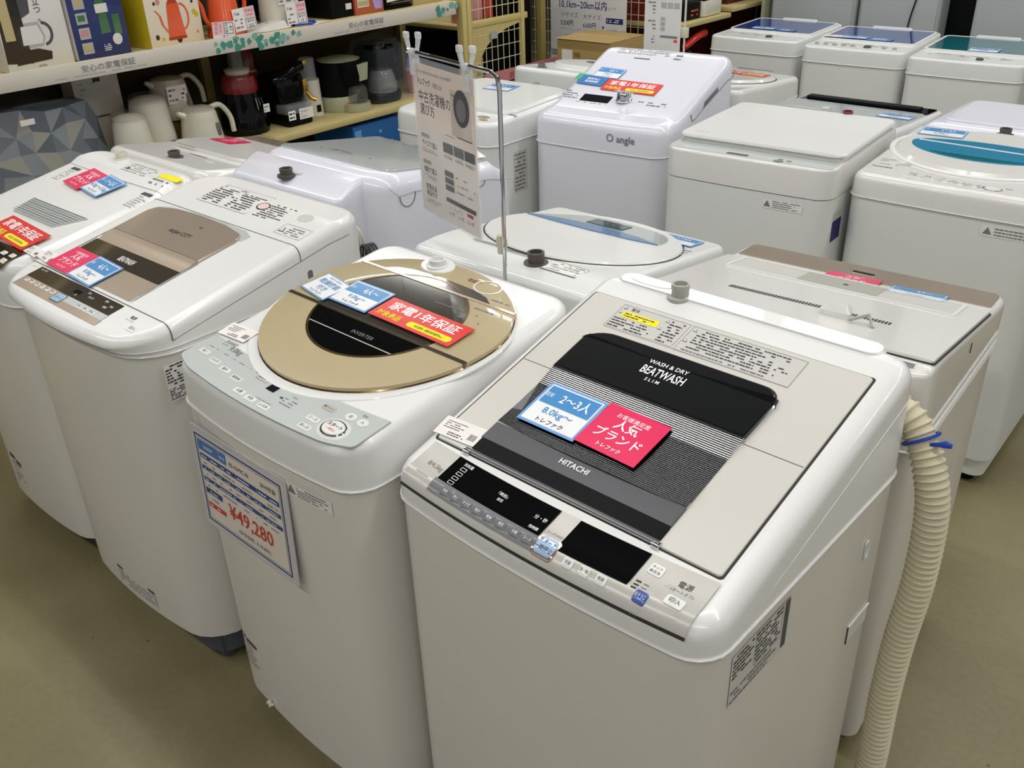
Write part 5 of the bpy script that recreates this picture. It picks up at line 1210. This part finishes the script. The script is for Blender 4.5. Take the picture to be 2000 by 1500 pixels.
for j in range(ny):
    for i in range(nx):
        u = -.26+.52*i/(nx-1); v = .01+.30*j/(ny-1); x = .145*(1-(u/.36)**2)*(1-.3*j/ny)+.012*sin(i*2.1+j*1.3)
        vs.append((x, u, v-.05*(u/.28)**2*(j/ny)))
vs += [(-.08, -.25+.52*i/(nx-1), .32-.03*sin(i)-.04*abs(i-4.5)/5) for i in range(nx)]
g.add(vs, [(j*nx+i, j*nx+i+1, (j+1)*nx+i+1, (j+1)*nx+i) for j in range(ny) for i in range(nx-1)], 'clear_film'); g.build('clear_wrap', t, ang=20)
g = G(); g.rect(-.06, -.01, .245, .265, lambda u, v: (.125, u, v), 'paper'); g.build('tag', t)
def dI(g, f, f2, f3, w, h): g.rect(-.08, .06, .21, .32, f, 'label_grey'); g.rect(-.01, .02, .29, .305, f2, 'ink'); g.fine(-.07, .0, .24, .30, 3, f2, 'ink_light', .6); g.rect(-.05, .03, .155, .162, f, 'dark_grey')
carton('boxy_appliance', 'appliance', 'pale grey boxy appliance with a paper label, behind the white kettles', -3.735, 1.775, LS, .10, .19, .335, 'kettle_pale', 0, None, dI)
def kettle(y, x, z, r, h, label, handle=False, rz=0, m='kettle_white', tagp=None):
    t = onshelf('electric_kettle', 'kettle', label, y, z, x, rz)
    g = G(); g.lathe([(.001, 0), (r*1.03, 0), (r*1.06, .01), (r*1.02, h*.3), (r*.86, h*.82), (r*.8, h*.9), (r*.79, h*.9)], m, (0, 0, 0), 32); g.build('kettle_body', t)
    g = G(); g.lathe([(r*.80, h*.9), (r*.78, h*.94), (r*.5, h*.99), (r*.15, h*1.01), (.001, h*1.01)], 'kettle_pale', (0, 0, 0), 32); g.build('lid', t)
    if handle:
        g = G(); g.tube(cr([(0, r*.6, h*.9), (0, r*1.25, h*.92), (0, r*1.75, h*.6), (0, r*1.85, h*.2)], 6), [.011]*19, m, 12); g.build('handle', t)
        g = G(); g.box(r*.86, r*.97, -.0+.025, .045, h*.3, h*.62, 'mid_grey', e=.004); g.build('water_window', t)
        g = G(); g.tube([(0, -r*.7, h*.8), (0, -r*1.15, h*.93)], [.02, .008], m, 10); g.build('spout', t)
    else:
        g = G(); g.lathe([(r*.84, h*.86), (r*.86, h*.95), (r*.7, h*1.04), (r*.3, h*1.07), (.001, h*1.06)], 'clear_film', (0, 0, 0), 20); g.build('plastic_wrap', t)
    if tagp: g = G(); g.T = Matrix.Translation((r*.95, -.01, h*.62)); g.box(-.0, .001, -.045, .045, -.035, .035, 'paper'); g.fine(-.04, .01, -.03, .03, 3, lambda u, v: (.0016, u, v), 'ink_grey'); g.fine(.018, .04, -.025, .025, 3, lambda u, v: (.0016, u, v), 'ink'); g.build('price_label', t)
    return t
kettle(1.752, -3.49, LS, .074, .2, 'white cylindrical kettle wrapped in plastic, left of the two wrapped ones')
t = kettle(1.91, -3.62, LS, .086, .225, 'white cylindrical kettle wrapped in plastic, right of the two wrapped ones')
g = G(); g.box(.085, .1, .02, .065, .02, .055, 'mid_grey', e=.004); g.build('socket', t); g = G(); g.tube(cr([(.1, .04, .035), (.12, .02, .03), (.11, -.01, .012), (.1, -.04, .008)], 6), .004, 'black_matte', 6); g.build('cord', t)
kettle(2.075, -3.53, LS, .082, .165, 'white jug kettle with handle and grey water window on the lower shelf', True)
t = kettle(2.07, -3.72, LS+.10, .085, .165, 'cream jug kettle with handle and price label, standing higher behind', True, 0, 'kettle_pale', True)
g = G(); g.box(-.09, .06, -.085, .085, 0, .097, 'cardboard_dark', e=.002); tag(g.build('plain_box', None, (-3.72, 2.07, LS)), 'plain brown box under the cream kettle at the back of the lower shelf', 'box')
t = onshelf('blender', 'blender', 'black and dark red blender with clear top on the lower shelf', 2.335, LS, -3.60)
g = G(); g.lathe([(.001, 0), (.1, 0), (.105, .02), (.1, .06), (.085, .12), (.075, .17), (.001, .17)], 'black_gloss', (0, 0, 0), 32); g.build('motor_base', t)
g = G(); g.lathe([(.075, .17), (.078, .2), (.068, .235), (.05, .245), (.001, .245)], 'red_deep', (0, 0, 0), 28); g.build('collar', t)
g = G(); g.lathe([(.05, .245), (.055, .262), (.036, .27), (.001, .27)], 'kettle_pale', (0, 0, 0), 24); g.build('lid', t)
g = G(); g.lathe([(.035, .27), (.03, .34), (.001, .34)], 'smoke_clear', (0, .0, 0), 20); g.build('feed_tube', t)
for q in range(3): g = G(); g.tube([(.099, .01+.014*q, .10+.02*(q > 0)), (.092, .008+.014*q, .15)], .0015, 'chrome', 5); g.build('trim_line', t)
g = G(); g.box(.1, .102, .035, .065, .085, .12, 'paper'); g.fine(.038, .062, .09, .115, 2, lambda u, v: (.103, u, v), 'ink_grey'); g.build('price_label', t)
t = onshelf('juicer', 'juicer', 'dark red upright juicer at the back between the black blender and espresso machine', 2.49, LS, -3.78)
g = G(); g.lathe([(.001, 0), (.07, 0), (.065, .1), (.055, .2), (.05, .28), (.03, .33), (.001, .33)], 'red_deep', (0, 0, 0), 24); g.build('juicer_body', t); g = G(); g.lathe([(.056, .2), (.06, .21), (.056, .22)], 'chrome', (0, 0, 0), 24); g.build('trim_ring', t)
t = onshelf('espresso_machine', 'coffee machine', 'black espresso machine with brass lever over a glass tank, on the lower shelf', 2.545, LS, -3.53)
g = G(); g.box(-.16, .02, -.075, .075, .09, .215, 'black_gloss', e=.02, r=.04); g.box(-.16, -.03, -.07, .07, 0, .12, 'black_matte', e=.01, r=.03); g.tube([(-.02, -.08, .19), (-.0, .0, .225), (.0, .07, .24)], [.02, .03, .022], 'black_gloss', 12); g.build('housing', t)
g = G(); g.box(.018, .03, .05, .075, .13, .185, 'brass', e=.003); g.tube([(.03, .063, .13), (.045, .072, .105), (.055, .09, .095)], [.009, .011, .009], 'brass', 10); g.box(-.008, .02, .07, .092, .238, .26, 'brass', e=.004); g.build('lever', t)
g = G(); g.box(-.05, .05, -.07, .07, .0, .05, 'black_matte', e=.008, r=.02); g.build('drip_tray', t)
g = G(); g.box(-.045, .05, -.068, .068, .05, .092, 'clear', e=.008, r=.02); g.build('glass_tank', t)
g = G(); g.rect(-.01, .068, .025, .072, lambda u, v: (.053, u, v), 'paper'); g.rect(-.068, -.03, .03, .07, lambda u, v: (.053, u, v), 'ink_white'); g.fine(-.064, -.034, .033, .067, 2, lambda u, v: (.0536, u, v), 'ink'); g.fine(.0, .04, .03, .065, 3, lambda u, v: (.0536, u, v), 'ink_light'); g.build('price_label', t)
t = onshelf('tank_appliance', 'appliance', 'white cylinder with clear upper tank beside the espresso machine', 2.70, LS, -3.60)
g = G(); g.lathe([(.001, 0), (.052, 0), (.048, .16), (.001, .16)], 'kettle_white', (0, 0, 0), 24); g.build('white_base', t); g = G(); g.lathe([(.04, .16), (.036, .25), (.03, .255), (.001, .255)], 'clear', (0, 0, 0), 20); g.build('clear_tank', t)
g = G(); g.box(.05, .056, -.01, .01, .02, .05, 'black_matte'); g.build('plug', t)
t = onshelf('coffee_maker', 'coffee maker', 'round black and pale green coffee maker with red switch and glass jug', 2.85, LS, -3.55)
g = G(); g.lathe([(.001, .0), (.088, 0), (.09, .01), (.09, .06), (.085, .068), (.001, .068)], 'mint_appl', (-.04, 0, 0), 36); g.lathe([(.001, 0), (.07, 0), (.072, .01), (.068, .035), (.001, .036)], 'mint_appl', (.045, .035, 0), 32); g.build('base', t)
g = G(); g.lathe([(.086, .068), (.09, .22), (.001, .222)], 'black_matte', (-.04, 0, 0), 36); g.lathe([(.001, .12), (.05, .12), (.072, .16), (.072, .225), (.001, .225)], 'black_matte', (.03, .03, 0), 28); g.build('housing', t)
g = G(); g.lathe([(.098, .224), (.1, .228), (.06, .237), (.001, .238)], 'mint_appl', (-.02, .01, 0), 36); g.build('lid', t)
g = G(); g.lathe([(.001, .038), (.05, .038), (.054, .06), (.048, .1), (.036, .112), (.001, .112)], 'smoke_clear', (.045, .045, 0), 28); g.build('glass_jug', t)
g = G(); g.loft([[(.092, .015, .21), (.1, .075, .215), (.094, .068, .14), (.088, .03, .135)], [(.104, .015, .21), (.112, .075, .215), (.106, .068, .14), (.1, .03, .135)]], 'mint_appl', True, True); g.build('handle', t)
g = G(); g.lathe([(.001, 0), (.011, 0), (.011, .004), (.001, .005)], 'card_red', (0, 0, 0), 16); o = g.build('switch', t, (.047, -.012, .03)); o.rotation_euler = (0, radians(90), 0)
t = onshelf('coffee_maker', 'coffee maker', 'all black coffee maker with glass jug wrapped in plastic, right end of the lower shelf', 3.09, LS, -3.55)
g = G(); g.box(-.1, .08, -.09, .09, 0, .05, 'black_gloss', e=.015, r=.06); g.box(-.11, -.03, -.08, .09, .05, .25, 'black_matte', e=.015, r=.04); g.box(-.1, .07, -.07, .08, .17, .27, 'black_gloss', e=.02, r=.05); g.build('housing', t)
g = G(); g.lathe([(.001, .05), (.07, .05), (.075, .08), (.06, .13), (.05, .15), (.001, .15)], 'clear', (.02, -.01, 0), 28); g.build('glass_jug', t)
g = G(); g.loft([[(-.12, -.11, 0), (.1, -.11, 0), (.1, .11, 0), (-.12, .11, 0)], [(-.12, -.1, .2), (.09, -.09, .2), (.08, .12, .22), (-.12, .11, .25)], [(-.1, -.07, .28), (.05, -.05, .28), (.05, .07, .29), (-.1, .08, .3)]], 'clear_film', False, True); g.build('plastic_wrap', t)
t = onshelf('tumbler', 'cup', 'pink tumbler with purple lid at the right end of the lower shelf', 3.31, LS, -3.55)
g = G(); g.lathe([(.001, 0), (.03, 0), (.045, .05), (.045, .11), (.001, .11)], 'pinkish', (0, 0, 0), 24); g.build('cup', t); g = G(); g.lathe([(.046, .11), (.046, .125), (.001, .125)], 'pale_pink', (0, 0, 0), 24); g.build('band', t); g = G(); g.lathe([(.044, .125), (.035, .165), (.02, .18), (.001, .182)], 'purple', (0, 0, 0), 24); g.build('lid', t)
# boxes on the base deck
def dJ(g, f, f2, f3, w, h): g.text('Livestrong', -w*.3, h-.06, .028, f, 'card_edge'); g.text('FITNESS', -w*.25, h-.1, .026, f, 'card_edge'); g.rect(-.02, .1, h-.2, h-.1, f2, 'ink_light'); g.rect(-w*.47, -w*.32, h-.12, h-.02, f, 'card_edge')
def dJ(g, f, f2, f3, w, h): g.fine(-w*.3, w*.1, h-.1, h-.03, 2, f, 'card_edge', .9); g.rect(-.02, .09, h-.2, h-.1, f2, 'ink_light'); g.rect(-w*.47, -w*.34, h-.12, h-.02, f, 'card_edge')
carton('product_box', 'box', 'blue box on the bottom deck under the coffee makers', -3.42, 2.93, BS, .3, .30, .525, 'blue_box', 0, None, dJ)
def dK(g, f, f2, f3, w, h):
    for i in range(3): polyg(g, f, [(-.07+.028*i+.012*cos(a), h-.08+.012*sin(a)) for a in [2*pi*k/16 for k in range(16)]], 'ink')
carton('product_box', 'box', 'off white box with three black dots, on the bottom deck', -3.42, 3.27, BS, .3, .22, .50, 'white_box', 0, None, dK)

# ================================================================== wire mesh end rack beyond the shelf
rk = empty('wire_rack', (-3.4, 3.8, 0), 0, 'pale yellow steel rack with wire mesh panels beyond the shelf end', 'rack')
def rb(name, x0, x1, y0, y1, z0, z1, m='yellow_steel', e=.003):
    g = G(); g.T = Matrix.Translation((3.4, -3.8, 0)); g.box(x0, x1, y0, y1, z0, z1, m, e=e); return g.build(name, rk)
rb('post', -3.43, -3.385, 3.515, 3.545, 0, 1.8); rb('post', -3.42, -3.385, 3.55, 3.58, 0, 1.8); rb('post', -3.415, -3.39, 3.965, 3.99, 0, 1.8); rb('post', -3.42, -3.385, 4.12, 4.16, 0, 1.8, 'yellow_steel_dark'); rb('post', -2.99, -2.96, 4.62, 4.65, 0, 1.8)
rb('shelf_arm', -3.425, -3.395, 3.58, 4.02, 1.015, 1.045)
g = G(); g.T = Matrix.Translation((3.4, -3.8, 0)); P_ = [(3.58, 1.02), (3.96, 1.02), (3.96, 1.0), (3.86, .985), (3.76, .955), (3.69, .91), (3.64, .85), (3.61, .78), (3.58, .78)]
g.loft([[(-3.425, y, z) for y, z in P_], [(-3.4, y, z) for y, z in P_]], 'yellow_steel', True, True); g.build('bracket', rk, ang=20)
g = G(); g.T = Matrix.Translation((3.4, -3.8, 0))
for i in range(9): y = 3.6+.045*i; g.tube([(-3.4, y, .3), (-3.4, y, 1.6)], .0022, 'mesh_cream', 5)
for j in range(20): z = .32+.065*j; g.tube([(-3.4, 3.58, z), (-3.4, 3.98, z)], .0022, 'mesh_cream', 5)
g.build('mesh_panel', rk)
g = G(); g.T = Matrix.Translation((3.4, -3.8, 0))
for i in range(19): x = -3.86+.05*i; g.tube([(x, 4.64, .3), (x, 4.64, 1.6)], .0022, 'mesh_cream', 5)
for j in range(20): z = .32+.065*j; g.tube([(-3.88, 4.64, z), (-2.96, 4.64, z)], .0022, 'mesh_cream', 5)
g.build('mesh_panel', rk)
rb('shelf_board', -3.9, -3.43, 3.58, 3.985, 1.0, 1.02, 'shelf_board'); rb('shelf_board', -3.9, -3.43, 3.58, 4.4, .56, .58, 'shelf_board'); rb('back_board', -4.0, -3.98, 3.55, 4.63, 0, 1.7, 'black_matte')
def simple(name, cat, label, x0, x1, y0, y1, z0, z1, m, e=.004, deco=None):
    g = G(); cx, cy = (x0+x1)/2, (y0+y1)/2; g.T = Matrix.Translation((-cx, -cy, -z0)); g.box(x0, x1, y0, y1, z0, z1, m, e=e)
    if deco: deco(g)
    return tag(g.build(name, None, (cx, cy, z0)), label, cat)
simple('product_box', 'box', 'orange red box on the rack shelf behind the wire mesh', -3.6, -3.44, 3.74, 3.8, 1.021, 1.2, 'red_box')
simple('product_box', 'box', 'mauve grey box on the rack shelf left of the orange red box', -3.6, -3.44, 3.65, 3.72, 1.021, 1.16, 'pinkish')
simple('product_box', 'box', 'black box on the rack shelf right of the orange red box', -3.65, -3.45, 3.83, 3.95, 1.021, 1.3, 'black_matte')
simple('speaker', 'speaker', 'tall black speaker with round drivers between the yellow posts', -3.65, -3.45, 4.0, 4.11, .58, 1.28, 'black_matte', .004, lambda g: [g.patch([(u, v) for u, v in oval(4.055, .83+.09*k, .02, .02, 16)], lambda a, b: -3.449, .001, 0, 'mid_grey', .0004) for k in range(0)])
simple('product_box', 'box', 'black appliance box behind the lower wire mesh', -3.85, -3.5, 3.62, 3.96, .581, .95, 'black_matte')
simple('product_box', 'box', 'tan and cream box low behind the wire mesh', -3.47, -3.432, 3.61, 3.70, .581, .86, 'tan_box') 
g = G(); f = lambda u, v: (.002, u, v); g.box(-.002, .001, -.2, .5, -.03, .03, 'pinkish'); [g.text('買取', -.15+.14*k, -.018, .035, lambda u, v: (.0018, u, v), 'price_red') for k in range(4)]
tag(g.build('banner_strip', None, (-3.38, 3.85, .755)), 'pinkish banner strip with red lettering fixed low along the wire rack', 'banner')
g = G(); g.box(-.002, .001, -.025, .025, -.018, .018, 'ink_light'); tag(g.build('mesh_tag', None, (-3.39, 3.745, .965)), 'small grey tag clipped on the wire mesh', 'tag')

# delivery price poster and cartons in front of it
g = G(); T_ = lambda u, v: (u, -.0012, v); T2 = lambda u, v: (u, -.0018, v)
g.box(-.265, .265, -.0008, .004, 0, .62, 'sign_white')
g.text('10.1km~20km以内', -.20, .235, .052, T_, 'sign_purple', bold=.02, sx=.85); g.text('のエリア', .12, .235, .02, T_, 'ink_grey')
g.text('小サイズ', -.19, .185, .032, T_, 'ink_grey'); g.text('大サイズ', -.03, .18, .032, T_, 'ink_grey'); g.text('5,500円', -.19, .14, .034, T_, 'sign_purple', bold=.02, sx=.85); g.text('6,600円', -.03, .135, .034, T_, 'sign_purple', bold=.02, sx=.85)
g.add([T_(.105, .132), T_(.12, .142), T_(.105, .152)], [(0, 1, 2)], 'ink'); g.rect(.13, .245, .165, .195, T_, 'sign_purple'); g.fine(.137, .238, .17, .19, 2, T2, 'ink_white'); g.text('5,600円', .14, .12, .02, T_, 'ink_grey'); g.text('12,100円', .195, .117, .02, T_, 'ink_grey')
g.fine(-.2, .1, .115, .125, 1, T_, 'ink_light'); g.text('オプション', -.16, .075, .022, T_, 'ink_grey'); g.fine(-.18, -.07, .05, .065, 1, T_, 'ink_light'); g.fine(-.02, .02, .04, .09, 5, T_, 'ink_light'); g.fine(.06, .24, .06, .09, 2, T_, 'ink_light')
g.fine(-.1, .2, .33, .345, 1, T_, 'price_red', .4); g.text('10km以内', -.2, .36, .05, T_, 'sign_purple', bold=.02)
tag(g.build('price_poster', None, (-3.36, 4.5, .77)), 'white delivery price poster behind the cardboard carton', 'poster')
g = G(); g.box(-.28, .28, -.006, .0, 0, .76, 'sign_white'); tag(g.build('poster_stand', None, (-3.36, 4.52, 0)), 'white stand panel carrying the delivery price poster', 'stand')
def dL(g):
    g.rect(-3.17+.02, -3.17+.09, .81, .88, lambda u, v: (u, 3.9985, v), 'label_white'); g.rect(-3.07, -3.03, .85, .87, lambda u, v: (u, 3.9985, v), 'cardboard_dark'); g.rect(-3.19, -2.84, 3.99, 4.3, lambda u, v: (u, v, .9315), 'cardboard')
simple('cardboard_carton', 'carton', 'brown cardboard carton with white label, on top behind the small machines', -3.18, -2.84, 4.0, 4.32, .63, .93, 'cardboard', .002, dL)
simple('cardboard_carton', 'carton', 'brown cardboard carton under the labelled carton', -3.2, -2.82, 3.99, 4.34, 0, .628, 'cardboard_dark', .002)
# second guide sign on its own stand
st2 = empty('sign_stand', (-2.405, 3.97, 0), 0, 'thin chrome sign stand behind the tall lilac machine', 'sign stand')
g = G(); g.tube([(.01, 0, 0.02), (0, 0, 1.5), (-.25, 0, 1.5)], .005, 'label_grey', 8); g.build('pole', st2); g = G(); g.box(-.014, .02, -.012, .012, .995, 1.04, 'plug_cream', e=.003); g.build('joint_clamp', st2); g = G(); g.lathe([(.001, 0), (.07, 0), (.07, .004), (.001, .02)], 'chrome', (.01, 0, 0), 20); g.build('foot_plate', st2)
g = G(); g.box(-.1, .1, -.0008, .0008, 0, .5, 'sign_white'); f = lambda u, v: (u, -.0014, v)
for k in range(3): g.rect(-.01+.035*k, .02+.035*k, .19, .215, f, 'ink_light'); g.rect(-.01, .015, .09+.022*k, .107+.022*k, f, 'ink_light')
g.fine(-.08, -.03, .16, .22, 4, f, 'ink_grey', .6); g.fine(-.08, -.03, .09, .14, 3, f, 'ink_grey', .6); g.rect(-.01, .085, .06, .07, f, 'ink_grey'); g.rect(.065, .085, .042, .054, f, 'card_red'); g.fine(-.08, -.03, .03, .07, 3, f, 'ink_grey', .6); g.fine(-.01, .08, .165, .18, 1, f, 'ink_grey', .6)
g.build('hanging_sign', None, (-2.515, 3.955, .93)); tag(bpy.data.objects[[o.name for o in bpy.data.objects if o.name.startswith('hanging_sign')][-1]], 'pale guide sign hanging behind the tall lilac machine', 'sign')

# ================================================================== second appliance shelf further back
s2 = empty('store_shelf', (-2.85, 5.2, 0), 0, 'dark store shelf with yellow front edge further back beyond the signs', 'shelf')
def s2b(name, x0, x1, y0, y1, z0, z1, m, e=.003):
    g = G(); g.T = Matrix.Translation((2.85, -5.2, 0)); g.box(x0, x1, y0, y1, z0, z1, m, e=e); return g.build(name, s2)
s2b('shelf', -3.3, -2.85, 4.68, 5.22, .905, .93, 'shelf_board'); s2b('shelf', -3.3, -2.85, 5.24, 6.4, .93, .955, 'shelf_board'); s2b('shelf', -3.3, -2.85, 4.68, 6.4, .56, .585, 'shelf_board'); s2b('back_panel', -3.32, -3.3, 4.68, 6.4, 0, 1.8, 'maroon_board'); s2b('side_panel', -3.3, -2.9, 6.4, 6.42, 0, 1.8, 'black_matte')
s2b('base', -3.3, -2.87, 4.68, 6.4, 0, .15, 'black_matte'); s2b('shelf', -3.3, -2.95, 4.68, 6.4, 1.4, 1.42, 'black_matte')
simple('product_box', 'box', 'dark red box on the far shelf behind the small sign', -3.25, -3.11, 4.70, 4.93, .931, 1.2, 'red_deep')
simple('product_box', 'box', 'black box with orange pattern on the far shelf', -3.1, -2.9, 4.78, 4.95, .931, 1.02, 'black_matte', .003, lambda g: g.fine(4.85, 4.94, .945, .99, 2, lambda u, v: (-2.899, u, v), 'orange', .7))
t = empty('bread_maker', (-3.0, 5.06, .931), 0, 'cream white bread maker on the far shelf', 'bread maker'); g = G(); g.box(-.1, .12, -.1, .11, 0, .09, 'kettle_white', e=.012, r=.03); g.build('housing', t); g = G(); g.box(-.1, .12, -.1, .11, .096, .17, 'ivory', e=.03, r=.04); g.build('lid', t); g = G(); g.box(-.095, .115, -.095, .105, .088, .097, 'black_matte'); g.build('seam', t)
t = empty('vacuum_cleaner', (-3.02, 4.85, .586), 0, 'red and black canister vacuum cleaner on the lower far shelf', 'vacuum cleaner')
g = G(); g.lathe([(.001, 0), (.13, 0), (.15, .06), (.13, .14), (.08, .19), (.001, .2)], 'black_gloss', (0, .05, 0), 28); g.build('housing', t); g = G(); g.tube(cr([(.1, -.02, .2), (.12, .08, .245), (.1, .2, .25)], 8), .02, 'card_red', 12); g.build('handle', t); g = G(); g.lathe([(.11, .1), (.1, .18), (.05, .215), (.001, .22)], 'red_deep', (-.02, -.02, 0), 24); g.build('dust_cover', t)
g = G(); g.loft([[(0, -.12, 0), (.02, -.12, 0), (.02, .14, .0), (0, .14, .0)], [(-.05, -.1, .06), (-.03, -.1, .06), (-.03, .16, .08), (-.05, .16, .08)]], 'paper', True, True); tag(g.build('leaflet', None, (-2.9, 5.15, .587)), 'pale bent leaflet beside the vacuum cleaner on the far shelf', 'leaflet')
simple('product_box', 'box', 'dark red box on the higher part of the far shelf', -3.15, -2.95, 5.35, 5.6, .956, 1.2, 'maroon_board')

# ================================================================== refrigerators along the back
def fridge(x, w, m, label, h=1.75, y=5.5):
    t = empty('refrigerator', (x, y, 0), 0, label, 'refrigerator')
    g = G(); g.box(-w/2, w/2, 0, .62, .04, h, m, e=.012, r=.02); g.build('cabinet', t)
    g = G(); g.box(-w/2+.02, w/2-.02, -.004, .0, .5, h-.1, 'fridge_pale', e=.002, r=.01); g.build('back_panel', t)
    g = G(); g.box(-w/2+.03, w/2-.03, .02, .6, 0, .04, 'black_matte'); g.build('base', t)
    return t
fridge(-2.485, .52, 'fridge_side', 'pale grey refrigerator, left of those along the back wall', y=5.5)
t = fridge(-1.985, .45, 'fridge_side', 'pale grey refrigerator with a thin black cord, middle of those along the back')
g = G(); g.tube(cr([(.06, -.012, .75), (.07, -.015, .9), (.09, -.012, 1.02), (.12, -.012, 1.15), (.13, -.01, 1.4)], 6), .004, 'black_matte', 6); g.build('power_cord', t)
fridge(-1.32, .55, 'fridge_pale', 'light blue grey refrigerator at the right of the black gap')
simple('gap_shade_sheet', 'panel', 'tall black sheet standing in for the shade in the gap between the refrigerators', -1.76, -1.6, 5.62, 5.68, 0, 1.8, 'black_matte')  # no real panel: black sheet gives the gap its shade
simple('gap_shade_sheet', 'panel', 'dark partition between the far shelf and the left refrigerator', -2.84, -2.77, 5.5, 6.2, 0, 1.8, 'black_matte') if 0 else None
g = G(); g.box(-.01, .01, 0, .3, 0, 1.8, 'mint_appl'); tag(g.build('column_panel', None, (-2.775, 5.46, 0)), 'olive grey panel edge at the left of the refrigerators', 'panel')
